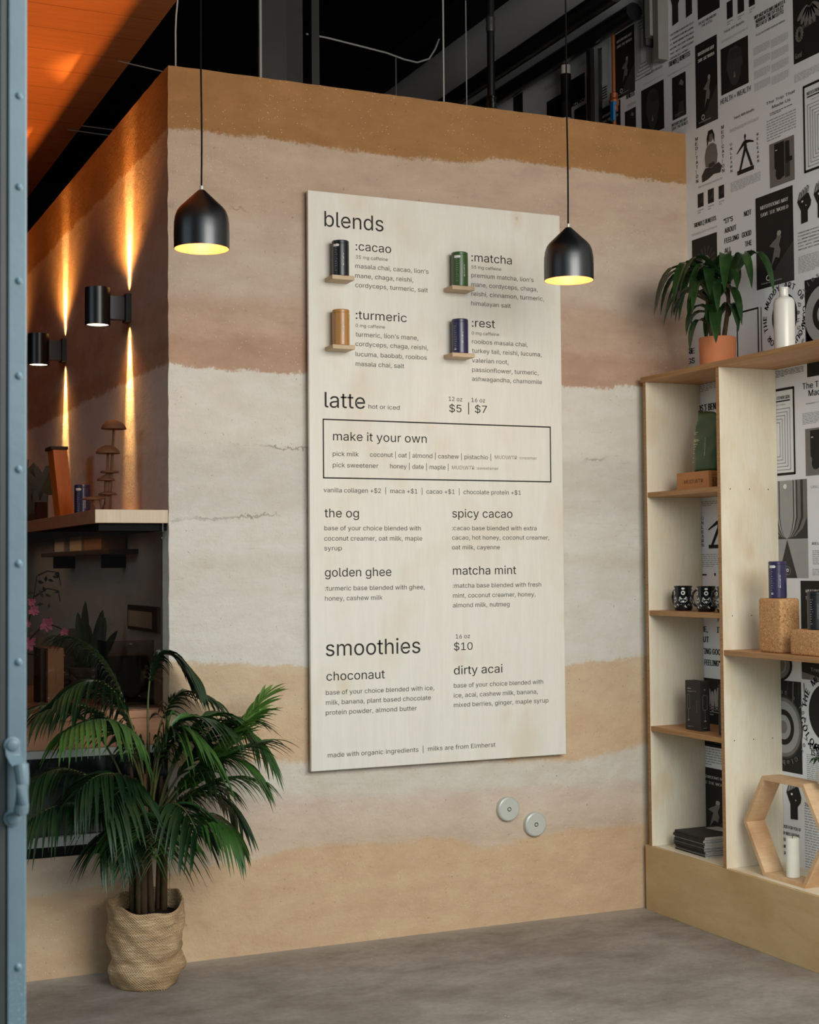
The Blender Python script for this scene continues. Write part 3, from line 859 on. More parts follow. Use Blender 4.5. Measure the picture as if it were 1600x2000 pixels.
# --- upper rows, left to right
mushrooms((0.528, 3.209), (0.785, 2.798))
good_feeling([(0, (0.299, 3.146)[1], [('\u201cIT\u2019S', (0.292, 3.148)[0], (0.361, 3.133)[0]), ('NOT', (0.445, 3.152)[0], (0.497, 3.14)[0])]),
              (0, (0.298, 3.101)[1], [('ABOUT', (0.298, 3.101)[0], (0.386, 3.083)[0])]),
              (0, (0.297, 3.054)[1], [('FEELING', (0.297, 3.054)[0], (0.404, 3.032)[0]), ('GOOD', (0.427, 3.053)[0], (0.494, 3.039)[0])]),
              (0, (0.296, 3.009)[1], [('ALL', (0.296, 3.009)[0], (0.346, 2.999)[0]), ('THE', (0.448, 3.005)[0], (0.496, 2.995)[0])]),
              (0, (0.295, 2.964)[1], [('TIME,', (0.295, 2.964)[0], (0.371, 2.95)[0]), ('IT\u2019S', (0.443, 2.962)[0], (0.499, 2.951)[0])]),
              (0, (0.293, 2.917)[1], [('ABOUT', (0.293, 2.917)[0], (0.385, 2.9)[0])])], 0.046)
W.text(wp, 'TRENDS \u2211 BENEFITS', *(0.059, 3.178), 0.040, None, INK, 0.0012, 0.03, 3, (0.233, 3.165)[0])
W.lines(wp, *(0.041, 3.14), *(0.241, 3.151), 4, TX)
def sunburst(a, b):
    u0, z1 = a; u1, z0 = b; w, h = u1 - u0, z1 - z0
    W.rect(wp, u0, z0, u1, z1, INK)
    c = (u0 + 0.55 * w, z0 + 0.45 * h)
    for i in range(16):
        t = 2 * PI * i / 16
        l = 0.40 * w
        W.poly(wp, [c, (c[0] + l * math.cos(t), c[1] + l * math.sin(t)), (c[0] + l * math.cos(t + 0.16), c[1] + l * math.sin(t + 0.16))], DG, 0.0014)
    W.ell(wp, c[0], c[1], 0.17 * w, 0.15 * h, MG, 0.0016); W.ell(wp, c[0], c[1], 0.10 * w, 0.10 * h, LG, 0.0018)
    W.poly(wp, [(c[0] - 0.05 * w, c[1] - 0.22 * h), (c[0] - 0.02 * w, c[1] + 0.06 * h), (c[0], c[1] + 0.12 * h), (c[0] + 0.02 * w, c[1] + 0.06 * h), (c[0] + 0.05 * w, c[1] - 0.22 * h)], INK, 0.0021)
sunburst((0.04, 3.121), (0.238, 2.894))
sitter((0.128, 3.608), (0.286, 3.372))
vertical('MEDITATION', (0.091, 3.526)[0], (0.093, 3.606)[1], (0.087, 3.382)[1], 0.032)
vertical('MEDICATION', (0.296, 3.472)[0], (0.3, 3.607)[1], (0.294, 3.382)[1], 0.032)
W.text(wp, 'Recommended reading list', *(0.101, 3.357), 0.022, None, TX, 0.0012, 0, 2, (0.289, 3.35)[0])
for (a, b) in [((0.092, 3.33), (0.139, 3.265)), ((0.173, 3.332), (0.22, 3.266)), ((0.257, 3.329), (0.299, 3.269))]:
    W.rect(wp, a[0], b[1], b[0], a[1], INK)
    W.lines(wp, a[0], b[1] - 0.03, b[0], b[1] - 0.008, 2, TX)
    W.poly(wp, [(a[0] + 0.3 * (b[0] - a[0]), b[1] + 0.02), (b[0] - 0.004, b[1] + 0.02), (b[0] - 0.004, b[1] + 0.06)], DG, 0.0014)
sculpture((0.398, 3.521), (0.524, 3.344))
vertical('UNLEARN', (0.358, 3.456)[0], (0.36, 3.51)[1], (0.356, 3.367)[1], 0.024)
vertical('RELEARN', (0.553, 3.405)[0], (0.556, 3.504)[1], (0.552, 3.364)[1], 0.024)
W.lines(wp, *(0.349, 3.277), *(0.568, 3.324), 9, TX)
W.text(wp, 'Trends With Benefits', *(0.381, 3.606), 0.024, None, INK, 0.0012, 0.005, 2, (0.531, 3.598)[0])
W.lines(wp, *(0.349, 3.553), *(0.56, 3.569), 6, TX)
trip((0.616, 3.627), (0.816, 3.437))
cabinet_picture((0.632, 3.424), (0.8, 3.23))
notes((0.868, 3.608), (1.109, 3.244))
W.rect(wp, (0.808, 4.141)[0], (0.804, 3.725)[1], (1.05, 3.705)[0], (0.808, 4.141)[1], INK)
for i in range(7):
    t = -PI / 2 + (i - 3) * 0.32
    c = (0.918, 3.963)
    W.ell(wp, c[0] + 0.058 * math.cos(t), c[1] + 0.060 * math.sin(t), 0.042, 0.013, MG, 0.0015, 18, t)
c = (0.848, 3.844)
for i in range(14):
    t = 2 * PI * i / 14
    W.ell(wp, c[0] + 0.018 * math.cos(t), c[1] + 0.024 * math.sin(t), 0.010, 0.006, MG, 0.0015, 12, t)
W.text(wp, 'Good', *(0.818, 3.745), 0.045, None, WH, 0.0016, 0.01, 3, (0.862, 3.746)[0], shear=0.2)
W.lines(wp, *(0.868, 3.859), *(0.955, 3.876), 4, MG, 0.0016)
W.lines(wp, *(0.808, 3.643), *(1.008, 3.68), 8, TX)
W.text(wp, 'WHY MUD WTR IMPLEMENTED A', *(0.542, 4.011), 0.034, None, INK, 0.0012, 0.02, 2, (0.757, 4.012)[0])
W.text(wp, 'MINIMUM TIME OFF POLICY', *(0.553, 3.991), 0.034, None, INK, 0.0012, 0.02, 2, (0.746, 3.993)[0])
W.text(wp, 'INSTEAD OF UNLIMITED PTO', *(0.552, 3.971), 0.034, None, INK, 0.0012, 0.02, 2, (0.745, 3.973)[0])
W.text(wp, 'The journey to better employee wellness', *(0.548, 3.933), 0.020, None, INK, 0.0012, 0.0, 2, (0.754, 3.931)[0])
for (k, (a, b)) in enumerate([((0.533, 3.676), (0.648, 3.893)), ((0.656, 3.669), (0.774, 3.889))]):
    n = 4; st = (b[1] - a[1]) / n
    for i in range(n): W.lines(wp, a[0], a[1] + st * i + 0.012, b[0], a[1] + st * (i + 1) - 0.006, 8, TX, 0.001, 0.4, 20 + k * 5 + i, 0.8)
def head_poster(a, b, cap=None):
    u0, z1 = a; u1, z0 = b; w, h = u1 - u0, z1 - z0
    W.rect(wp, u0, z0, u1, z1, INK)
    head_shape(u0 + 0.5 * w, z0 + 0.50 * h, 0.60 * w, 0.82 * h, DG, 0.0014)
    W.poly(wp, [(u0 + 0.50 * w, z0 + 0.40 * h), (u0 + 0.46 * w, z0 + 0.26 * h), (u0 + 0.54 * w, z0 + 0.26 * h)], MG, 0.0017)
    for i in range(7): W.line(wp, [(u0 + (0.36 + 0.01 * i) * w, z0 + (0.84 - 0.03 * i) * h), (u0 + (0.70 + 0.01 * i) * w, z0 + (0.84 - 0.03 * i) * h)], 0.0025, INK, 0.0017)
head_poster((0.29, 3.959), (0.494, 3.743))
W.text(wp, 'HEALTH + WEALTH', *(0.283, 3.703), 0.048, None, INK, 0.0012, 0.01, 3, (0.508, 3.704)[0])
W.text(wp, 'Trends With Benefits', *(0.315, 4.025), 0.024, None, INK, 0.0012, 0, 2, (0.468, 4.02)[0])
W.lines(wp, *(0.294, 3.984), *(0.494, 3.997), 4, TX)
mushrooms((0.09, 4.041), (0.262, 3.644))
W.text(wp, 'THE HOLY MUSHROOMS', *(0.121, 4.129), 0.026, None, INK, 0.0012, 0.01, 2, (0.262, 4.124)[0])
W.text(wp, 'THE ATTIC', *(0.145, 4.111), 0.024, None, INK, 0.0012, 0.01, 2, (0.23, 4.109)[0])
W.rect(wp, (0.116, 4.253)[0], (0.118, 4.157)[1], (0.288, 4.192)[0], (0.12, 4.424)[1], INK)
for (a, b) in [((0.342, 4.161), (0.386, 4.081)), ((0.423, 4.156), (0.47, 4.078)), ((0.505, 4.147), (0.548, 4.081))]:
    W.rect(wp, a[0], b[1], b[0], a[1], INK); W.lines(wp, a[0], b[1] - 0.03, b[0], b[1] - 0.008, 2, TX)
discipline((-0.116, 4.174), (0.081, 4.036))
hand((-0.07, 4.269)[0], (-0.072, 4.199)[1], (-0.065, 4.469)[1], 0.12)
hand((0.044, 4.229)[0], (0.044, 4.2)[1], (0.051, 4.465)[1], 0.12)
W.text(wp, 'TRENDS \u2211 BENEFITS', *(-0.129, 4.009), 0.046, None, INK, 0.0012, 0.03, 3, (0.047, 4.001)[0])
W.lines(wp, *(-0.135, 3.963), *(0.063, 3.971), 3, TX)
def dark_photo(a, b, cap=None):
    u0, z1 = a; u1, z0 = b; w, h = u1 - u0, z1 - z0
    W.rect(wp, u0, z0, u1, z1, INK)
    W.poly(wp, [(u0 + 0.5 * w, z0 + 0.78 * h), (u0 + 0.66 * w, z0 + 0.88 * h), (u0 + 0.84 * w, z0 + 0.78 * h), (u0 + 0.78 * w, z0 + 0.70 * h)], MG, 0.0015)
    W.poly(wp, [(u0 + 0.35 * w, z0), (u0 + 0.50 * w, z0 + 0.34 * h), (u0 + 0.8 * w, z0 + 0.36 * h), (u0 + 0.95 * w, z0)], DG, 0.0015)
    W.lines(wp, u0 + 0.2 * w, z0 + 0.05 * h, u0 + 0.8 * w, z0 + 0.12 * h, 2, MG, 0.0018)
dark_photo((-0.104, 3.946), (0.01, 3.737))
W.text(wp, 'MUSHROOMS MAY', *(-0.111, 3.708), 0.030, None, INK, 0.0012, 0.015, 2, (0.018, 3.708)[0])
W.text(wp, 'SAVE THE WORLD', *(-0.111, 3.689), 0.030, None, INK, 0.0012, 0.015, 2, (0.022, 3.687)[0])
# further back, above the earth wall
head_poster((-0.375, 3.964), (-0.176, 3.722))
W.text(wp, 'Trends With Benefits', *(-0.341, 4.026), 0.028, None, INK, 0.0012, 0, 2, (-0.186, 4.014)[0])
W.lines(wp, *(-0.36, 3.985), *(-0.174, 3.99), 4, TX)
mushrooms((-0.621, 4.327), (-0.431, 3.986))
dashring(*(-0.35, 4.19), 0.075, 0.16, 5, MG, 0.004)
W.text(wp, 'BENEFITS', *(-0.512, 3.962), 0.05, None, INK, 0.0012, 0.03, 2, (-0.436, 3.958)[0])
W.lines(wp, *(-0.509, 3.911), *(-0.427, 3.932), 4, TX)
dark_photo((-0.528, 3.901), (-0.427, 3.759))
mushrooms((-0.771, 3.981), (-0.57, 3.617))
W.lines(wp, *(-0.78, 4.011), *(-0.697, 4.095), 6, INK, 0.001, 0.6, 9)
W.rect(wp, (-0.794, 4.303)[0], (-0.777, 4.133)[1], (-0.743, 4.286)[0], (-0.794, 4.308)[1], INK)
for (a, b) in [((-1.095, 4.23), (-0.919, 4.093)), ((-1.033, 4.056), (-0.908, 3.896)), ((-1.335, 4.187), (-1.157, 3.963)), ((-1.728, 4.331), (-1.613, 4.147))]:
    W.rect(wp, a[0], b[1], b[0], a[1], INK)
W.text(wp, 'TRENDS', *(-1.088, 4.078), 0.08, None, INK, 0.0012, 0.03, 2, (-0.926, 4.059)[0])
W.lines(wp, *(-1.363, 4.253), *(-1.172, 4.282), 7, TX)
# --- beside and behind the plant
discipline((0.814, 3.002), (1.018, 2.916))
hand((0.858, 3.107)[0], (0.855, 3.028)[1], (0.859, 3.177)[1], 0.105)
hand((0.965, 3.082)[0], (0.964, 3.031)[1], (0.968, 3.19)[1], 0.105)
W.lines(wp, *(0.813, 2.819), *(1.027, 2.893), 12, TX)
W.rect(wp, (0.852, 2.67)[0], (0.851, 2.521)[1], (1.098, 2.63)[0], (0.855, 2.783)[1], INK)
cq = (0.975, 2.624)
W.ell(wp, cq[0], cq[1], 0.125, 0.125, LG, 0.0014); W.ell(wp, cq[0], cq[1], 0.075, 0.075, INK, 0.0017); W.ell(wp, cq[0], cq[1], 0.045, 0.045, LG, 0.002)
W.ringtext(wp, 'Psychedelics as a Tool for Global', cq[0], cq[1], 0.16, 0.045, PI * 1.25, -PI * 0.72, WH, 0.0018, 0.02)
cd = (0.716, 2.652)
W.ell(wp, cd[0], cd[1], 0.085, 0.10, INK, 0.0012)
W.ringtext(wp, 'THE MUDDY ART OF COMPOUND COLOR ', cd[0], cd[1], 0.122, 0.050, PI * 1.1, -PI * 0.85, INK, 0.0012, 0.025)
W.frame(wp, (0.381, 2.747)[0], (0.374, 2.5)[1], (0.533, 2.722)[0], (0.38, 2.719)[1], 0.008, INK, 0.0012)
W.line(wp, [((0.555, 2.718)[0], (0.549, 2.501)[1]), ((0.555, 2.718)[0], (0.555, 2.718)[1])], 0.005, INK, 0.0012)
W.text(wp, 'TIME, IT\u2019S', (0.014, 2.586)[0] - 0.16, (0.014, 2.586)[1], 0.05, 0.17, INK, 0.0012, 0.03)
W.text(wp, 'THERE', (0.043, 2.582)[0] - 0.165, (0.043, 2.582)[1], 0.052, 0.17, INK, 0.0012, 0.03)
W.text(wp, 'FEELINGS', (0.042, 2.536)[0] - 0.20, (0.042, 2.536)[1], 0.052, 0.205, INK, 0.0012, 0.03)
W.text(wp, 'NOT', (0.034, 2.72)[0] - 0.10, (0.034, 2.72)[1], 0.052, 0.105, INK, 0.0012, 0.03)
# --- seen through the narrow bay of the bookshelf
W.lines(wp, *(0.013, 2.391), *(0.296, 2.43), 5, TX, 0.001, 0.5)
W.text(wp, 'TRENDS \u2211 BENEFITS', (-0.01, 2.312)[0], (0.114, 2.3)[1], 0.062, (0.296, 2.289)[0] - (-0.01, 2.312)[0], INK, 0.0012, 0.03)
W.lines(wp, *(0.008, 2.22), *(0.291, 2.262), 5, TX)
W.lines(wp, *(0.049, 1.853), *(0.281, 1.879), 3, TX)
sculpture((0.133, 1.812), (0.306, 1.656))
vertical('UNLEARN', (0.092, 1.732)[0], (0.092, 1.808)[1], (0.089, 1.662)[1], 0.028)
W.lines(wp, *(0.049, 1.568), *(0.29, 1.633), 7, TX, 0.001, 0.35)
W.rect(wp, (0.057, 1.535)[0], (0.056, 1.53)[1], (0.118, 1.535)[0], (0.057, 1.537)[1], INK); W.ell(wp, *(0.182, 1.535), 0.006, 0.008, INK)
zz = lambda y: (0.086, 1.109)[1] + (1301 - y) * 0.00262
for (t, a, b, y) in [('THE', (0.191, 1.299)[0], (0.258, 1.301)[0], 1221), ('IT\u2019S', (0.191, 1.299)[0], (0.254, 1.301)[0], 1241), ('TIME,', (0.016, 1.249)[0], (0.118, 1.253)[0], 1241), ('ABOUT', (0.007, 1.201)[0], (0.125, 1.206)[0], 1259),
                     ('PUTTING GOOD', (0.014, 1.153)[0], (0.235, 1.164)[0], 1280), ('FEELING\u201d', (0.09, 1.109)[0], (0.21, 1.116)[0], 1300)]:
    W.text(wp, t, a, zz(y), 0.052, b - a, INK, 0.0012, 0.03)
W.rect(wp, (-0.002, 1.051)[0], (-0.01, 0.736)[1], (0.306, 1.071)[0], (-0.001, 1.053)[1], INK)
for k in range(5):
    c = ((0.147, 0.97)[0] + 0.028 * (k - 2), (0.147, 0.966)[1] - 0.02 * (1 - abs(k - 2) * 0.5))
    W.ell(wp, c[0], c[1], 0.014, 0.05, LG, 0.0014, 18, 0.15 * (k - 2))
W.lines(wp, *(0.112, 0.88), *(0.193, 0.929), 4, LG, 0.0014)
W.lines(wp, *(0.009, 0.647), *(0.251, 0.755), 9, TX, 0.001, 0.4)
mushrooms((-0.004, 0.638), (0.285, 0.298))
# --- behind the wide bay
W.lines(wp, *(0.578, 2.392), *(0.835, 2.423), 6, INK, 0.001, 0.36)
W.rect(wp, (0.858, 2.407)[0], (0.857, 2.37)[1], (1.029, 2.386)[0], (0.863, 2.581)[1], INK)
notes((0.497, 2.338), (0.766, 1.97))
W.text(wp, 'The Trip That', (0.826, 2.324)[0], (0.826, 2.322)[1], 0.050, 0.245, INK, 0.0012, 0.01)
W.text(wp, 'Made Us', (0.865, 2.287)[0], (0.865, 2.289)[1], 0.050, 0.16, INK, 0.0012, 0.01)
W.lines(wp, *(0.847, 2.256), *(0.962, 2.261), 2, DG)
W.lines(wp, *(0.822, 2.171), *(1.005, 2.221), 8, TX)
cabinet_picture((0.838, 2.152), (1.001, 1.953))
def curtain(a, b):
    u0, z1 = a; u1, z0 = b; w, h = u1 - u0, z1 - z0
    P = lambda x, y: (u0 + w * x, z0 + h * y)
    W.rect(wp, *P(0, 0.40), *P(1, 1), DG)
    W.rect(wp, *P(0, 0), *P(1, 0.40), LG, 0.001)
    cx = 0.42
    for i, (o_, m) in enumerate([(0.58, MG), (0.47, DG), (0.40, MG), (0.31, DG), (0.27, LG), (0.215, DG), (0.19, LG)]):
        pts = [P(min(1, max(0, cx - o_)), 1), P(min(1, max(0, cx - o_)), 0.62), P(max(0, cx - o_ * 0.75), 0.50), P(max(0, cx - o_ * 0.42), 0.43), P(cx, 0.402), P(min(1, cx + o_ * 0.42), 0.43), P(min(1, cx + o_ * 0.75), 0.50), P(min(1, cx + o_), 0.62), P(min(1, cx + o_), 1)]
        W.poly(wp, pts, m, 0.0012 + i * 0.0002)
    W.ell(wp, *P(cx - 0.03, 0.94), 0.05 * w, 0.025 * h, WH, 0.0028)
    W.poly(wp, [P(cx, 0.39), P(cx - 0.27, 0), P(cx + 0.27, 0)], DG, 0.0014)
    W.ring(wp, *P(cx, 0.08), 0.035 * w, 0.018 * h, 0.5, WH, 0.0018, 18)
    W.ring(wp, *P(cx, 0.075), 0.09 * w, 0.045 * h, 0.93, LG, 0.0018, 24)
    W.lines(wp, *P(cx - 0.06, 0.03), *P(cx + 0.06, 0.045), 1, LG, 0.0018)
curtain((0.609, 1.941), (0.843, 1.521))
W.text(wp, 'UNLEARN', (0.867, 1.903)[0], (0.867, 1.899)[1], 0.022, 0.12, TX, 0.0012)
W.text(wp, 'RELEARN', (0.87, 1.664)[0], (0.87, 1.661)[1], 0.022, 0.12, DG, 0.0012)
W.lines(wp, *(0.871, 1.577), *(1.039, 1.64), 8, TX); W.lines(wp, *(0.87, 1.532), *(1.037, 1.562), 4, TX)
mushrooms((0.79, 1.51), (1.041, 1.164), True, True, False)
cr_ = (0.626, 1.147)
W.ell(wp, cr_[0], cr_[1], 0.10, 0.075, INK, 0.0012); W.ell(wp, cr_[0], cr_[1], 0.085, 0.064, MG, 0.0015); W.ring(wp, cr_[0], cr_[1], 0.06, 0.045, 0.9, LG, 0.0018)
W.rect(wp, (0.787, 1.171)[0], (0.788, 1.093)[1], (1.026, 1.184)[0], (0.788, 1.182)[1], MG, 0.0009)
W.poly(wp, [(0.788, 1.18), (0.789, 1.124), (0.832, 1.118), (0.897, 1.107), (1.024, 1.109), (1.027, 1.205)], INK, 0.0013)
W.text(wp, 'Trends', *(0.846, 1.129), 0.03, 0.1, LG, 0.0016)
u0_, z1_ = (0.575, 1.079); u1_, z0_ = (0.781, 0.688)
W.rect(wp, u0_, z0_, u1_, z1_, INK)
cg = (0.66, 0.878)
for (rr, m, l) in [(0.128, DG, 0.0013), (0.120, MG, 0.0015), (0.105, LG, 0.0017), (0.072, INK, 0.0019), (0.050, LG, 0.0021), (0.026, MG, 0.0023)]:
    W.ell(wp, cg[0], cg[1], rr, rr * 1.06, m, l, 40)
W.ringtext(wp, 'Psychedelics as a Tool for Global', cg[0], cg[1], 0.142, 0.040, PI * 1.30, -PI * 0.62, WH, 0.0018, 0.02)
for k in range(4): W.line(wp, [(u0_ + 0.12 + 0.035 * k, z1_ - 0.005), (u0_ + 0.11 + 0.04 * k, z1_ - 0.07 - 0.02 * (k % 2))], 0.006, MG if k % 2 else DG, 0.0014)
cm = (0.954, 0.961)
W.ell(wp, cm[0], cm[1], 0.125, 0.125, INK, 0.0012, 48)
W.ringtext(wp, 'THE MUDDY ART', cm[0], cm[1], 0.140, 0.056, PI * 0.95, PI * 0.20, INK, 0.0012, 0.03)
W.ringtext(wp, 'COLOR', cm[0], cm[1], 0.182, 0.056, PI * 1.08, PI * 1.34, INK, 0.0012, 0.03, True)
W.text(wp, '\u201cEVERYTHING', (0.82, 0.803)[0], (0.82, 0.803)[1], 0.048, 0.19, INK, 0.0012, 0.03)
W.text(wp, 'IS BORING\u201d', (0.839, 0.781)[0], (0.839, 0.777)[1], 0.048, 0.15, INK, 0.0012, 0.03)
W.lines(wp, *(0.81, 0.673), *(1.015, 0.782), 13, TX)
hand((0.72, 0.578)[0], (0.718, 0.489)[1], (0.723, 0.657)[1], 0.115)
for i, t in enumerate(['IS GOOD FOR YOU IF', 'YOUR WELLBEING', 'THAT WITH', 'UNNECESSARY', 'CRITICAL']):
    W.text(wp, t, (0.614, 0.453)[0], (0.645, 0.445)[1] - 0.0285 * i, 0.026, [0.15, 0.14, 0.05, 0.05, 0.05][i], INK, 0.0012, 0.02, 2)
W.lines(wp, *(0.789, 0.287), *(1.009, 0.577), 26, TX)
W.text(wp, 'The pure', (0.797, 0.563)[0], (0.797, 0.557)[1], 0.022, 0.07, INK, 0.0012)
pr = wp.build('wallpaper_print', PM, wall_right)
pr['kind'] = 'structure'

# ================================================================== MENU BOARD
BZ0, BZ1, BY = 0.735, 3.175, -0.045
def menu_board():
    root = thing('menu_board', 'large pale plywood menu board hung on the rammed earth wall', 'menu board', (0.61, 0, BZ0))
    ox, oz = -0.61, -BZ0
    MB().box((-0.61, BY, 0), (0.61, BY + 0.019, BZ1 - BZ0)).build('panel', 'board_ply', root, bevel=0.003)
    bt = MB()
    for x in (-0.45, 0.42): bt.box((x, BY + 0.019, 0.25), (x + 0.045, -0.001, 2.2))
    bt.build('batten', 'ledge_wood', root)
    B = Face((ox, BY, oz), (1, 0, 0), (0, 0, 1), (0, -1, 0))
    H = 0.0008
    def entry(name, rows, ink='board_ink', off=0.0):
        for (t, a, b, size) in rows:
            mb = MB(); B.text(mb, t, a[0], (a[1] + b[1]) / 2, size, b[0] - a[0], 0, H, off, 4)
            mb.build(name, ink, root)
    SH, SM, SB, SS = 0.128, 0.072, 0.0375, 0.027
    def body(rows): return [(t, a, b, SB) for t, a, b in rows]
    entry('heading_lettering', [('blends', (0.074, 3.025), (0.346, 3.029), SH)])
    entry('item_lettering', [(':cacao', (0.216, 2.934), (0.381, 2.938), SM)])
    entry('note_lettering', [('35 mg caffeine', (0.216, 2.898), (0.365, 2.903), SS)], 'board_ink_soft')
    entry('text_lettering', body([('masala chai, cacao, lion\u2019s', (0.214, 2.858), (0.558, 2.861)), ('mane, chaga, reishi,', (0.213, 2.816), (0.484, 2.82)), ('cordyceps, turmeric, salt', (0.213, 2.776), (0.554, 2.779))]), 'board_ink_soft')
    entry('item_lettering', [(':turmeric', (0.214, 2.638), (0.452, 2.644), SM)])
    entry('note_lettering', [('0 mg caffeine', (0.213, 2.605), (0.349, 2.608), SS)], 'board_ink_soft')
    entry('text_lettering', body([('turmeric, lion\u2019s mane,', (0.213, 2.564), (0.506, 2.568)), ('cordyceps, chaga, reishi,', (0.212, 2.523), (0.552, 2.528)), ('lucuma, baobab, rooibos', (0.212, 2.48), (0.546, 2.484)), ('masala chai, salt', (0.212, 2.439), (0.438, 2.441))]), 'board_ink_soft')
    entry('item_lettering', [(':matcha', (0.768, 2.929), (0.97, 2.934), SM)])
    entry('note_lettering', [('55 mg caffeine', (0.768, 2.897), (0.916, 2.901), SS)], 'board_ink_soft')
    entry('text_lettering', body([('premium matcha, lion\u2019s', (0.767, 2.858), (1.08, 2.862)), ('mane, cordyceps, chaga,', (0.766, 2.817), (1.1, 2.821)), ('reishi, cinnamon, turmeric,', (0.766, 2.775), (1.133, 2.781)), ('himalayan salt', (0.765, 2.734), (0.962, 2.736))]), 'board_ink_soft')
    entry('item_lettering', [(':rest', (0.767, 2.639), (0.882, 2.641), SM)])
    entry('note_lettering', [('0 mg caffeine', (0.766, 2.604), (0.902, 2.607), SS)], 'board_ink_soft')
    entry('text_lettering', body([('rooibos masala chai,', (0.767, 2.564), (1.046, 2.567)), ('turkey tail, reishi, lucuma,', (0.767, 2.523), (1.117, 2.526)), ('valerian root,', (0.766, 2.481), (0.948, 2.483)), ('passionflower, turmeric,', (0.766, 2.439), (1.1, 2.442)), ('ashwagandha, chamomile', (0.765, 2.398), (1.117, 2.402))]), 'board_ink_soft')
    entry('heading_lettering', [('latte', (0.07, 2.256), (0.254, 2.259), SH)])
    entry('note_lettering', [('hot or iced', (0.27, 2.259), (0.415, 2.26), 0.036)], 'board_ink_soft')
    entry('price_lettering', [('12 oz', (0.65, 2.307), (0.716, 2.307), 0.036), ('16 oz', (0.761, 2.305), (0.829, 2.307), 0.036), ('$5', (0.652, 2.258), (0.712, 2.259), 0.064), ('|', (0.745, 2.261), (0.749, 2.261), 0.064), ('$7', (0.778, 2.259), (0.837, 2.26), 0.064)])
    fr = MB()
    a, b = (0.063, 2.203), (1.157, 1.96)
    B.frame(fr, a[0], b[1], b[0], (1.161, 2.207)[1], 0.0055, 0, H)
    fr.build('border_line', 'board_ink', root)
    entry('item_lettering', [('make it your own', (0.107, 2.116), (0.542, 2.123), SM)])
    entry('text_lettering', [('pick milk', (0.105, 2.053), (0.223, 2.054), SB), ('coconut | oat | almond | cashew | pistachio |', (0.275, 2.051), (0.855, 2.057), SB), ('pick sweetener', (0.105, 2.005), (0.313, 2.007), SB), ('honey | date | maple |', (0.368, 2.005), (0.646, 2.007), SB)], 'board_ink_soft')
    entry('pale_lettering', [('MUD\\WTR', (0.874, 2.057), (0.986, 2.058), 0.0315), ('MUD\\WTR', (0.663, 2.007), (0.773, 2.008), 0.0315)], 'board_ink_pale', -0.012)
    entry('note_lettering', [(':creamer', (0.996, 2.058), (1.087, 2.059), 0.026), (':sweetener', (0.782, 2.008), (0.892, 2.009), 0.026)], 'board_ink_pale', 0.0)
    entry('text_lettering', [('vanilla collagen +$2  |  maca +$1  |  cacao +$1  |  chocolate protein +$1', (0.063, 1.897), (1.003, 1.902), SB)], 'board_ink_soft')
    entry('item_lettering', [('the og', (0.066, 1.794), (0.222, 1.794), SM)])
    entry('text_lettering', body([('base of your choice blended with', (0.065, 1.739), (0.51, 1.74)), ('coconut creamer, oat milk, maple', (0.064, 1.696), (0.517, 1.696)), ('syrup', (0.064, 1.655), (0.143, 1.655))]), 'board_ink_soft')
    entry('item_lettering', [('spicy cacao', (0.662, 1.796), (0.959, 1.797), SM)])
    entry('text_lettering', body([(':cacao base blended with extra', (0.66, 1.74), (1.081, 1.742)), ('cacao, hot honey, coconut creamer,', (0.66, 1.699), (1.145, 1.7)), ('oat milk, cayenne', (0.659, 1.657), (0.895, 1.657))]), 'board_ink_soft')
    entry('item_lettering', [('golden ghee', (0.066, 1.545), (0.37, 1.544), SM)])
    entry('text_lettering', body([(':turmeric base blended with ghee,', (0.066, 1.487), (0.526, 1.485)), ('honey, cashew milk', (0.066, 1.445), (0.328, 1.443))]), 'board_ink_soft')
    entry('item_lettering', [('matcha mint', (0.663, 1.547), (0.975, 1.546), SM)])
    entry('text_lettering', body([(':matcha base blended with fresh', (0.662, 1.49), (1.101, 1.489)), ('mint, coconut creamer, honey,', (0.662, 1.447), (1.071, 1.446)), ('almond milk, nutmeg', (0.661, 1.405), (0.94, 1.404))]), 'board_ink_soft')
    entry('heading_lettering', [('smoothies', (0.068, 1.213), (0.503, 1.211), SH)])
    entry('price_lettering', [('16 oz', (0.673, 1.269), (0.743, 1.269), 0.036), ('$10', (0.664, 1.218), (0.755, 1.218), 0.064)])
    entry('item_lettering', [('choconaut', (0.07, 1.11), (0.336, 1.109), SM)])
    entry('text_lettering', body([('base of your choice blended with ice,', (0.067, 1.051), (0.567, 1.05)), ('milk, banana, plant based chocolate', (0.067, 1.01), (0.551, 1.008)), ('protein powder, almond butter', (0.066, 0.968), (0.484, 0.966))]), 'board_ink_soft')
    entry('item_lettering', [('dirty acai', (0.663, 1.113), (0.901, 1.113), SM)])
    entry('text_lettering', body([('base of your choice blended with', (0.662, 1.055), (1.105, 1.056)), ('ice, acai, cashew milk, banana,', (0.661, 1.014), (1.077, 1.012)), ('mixed berries, ginger, maple syrup', (0.661, 0.972), (1.131, 0.971)) ]), 'board_ink_soft')
    entry('text_lettering', [('made with organic ingredients  |  milks are from Elmherst', (0.074, 0.791), (0.862, 0.788), SB)], 'board_ink_soft')
    # four little ledges that carry the tins
    spots = []
    for (a, b) in [((0.074, 2.806), (0.175, 2.809)), ((0.074, 2.515), (0.175, 2.516)), ((0.63, 2.801), (0.739, 2.804)), ((0.628, 2.509), (0.737, 2.51))]:
        zt = (a[1] + b[1]) / 2 - 0.002
        lb = MB().box((a[0] + ox, BY - 0.088, zt - 0.018 + oz), (b[0] + ox, BY, zt + oz))
        lb.build('ledge', 'ledge_wood', root, bevel=0.002)
        spots.append(((a[0] + b[0]) / 2, zt))
    return spots
ledge_spots = menu_board()

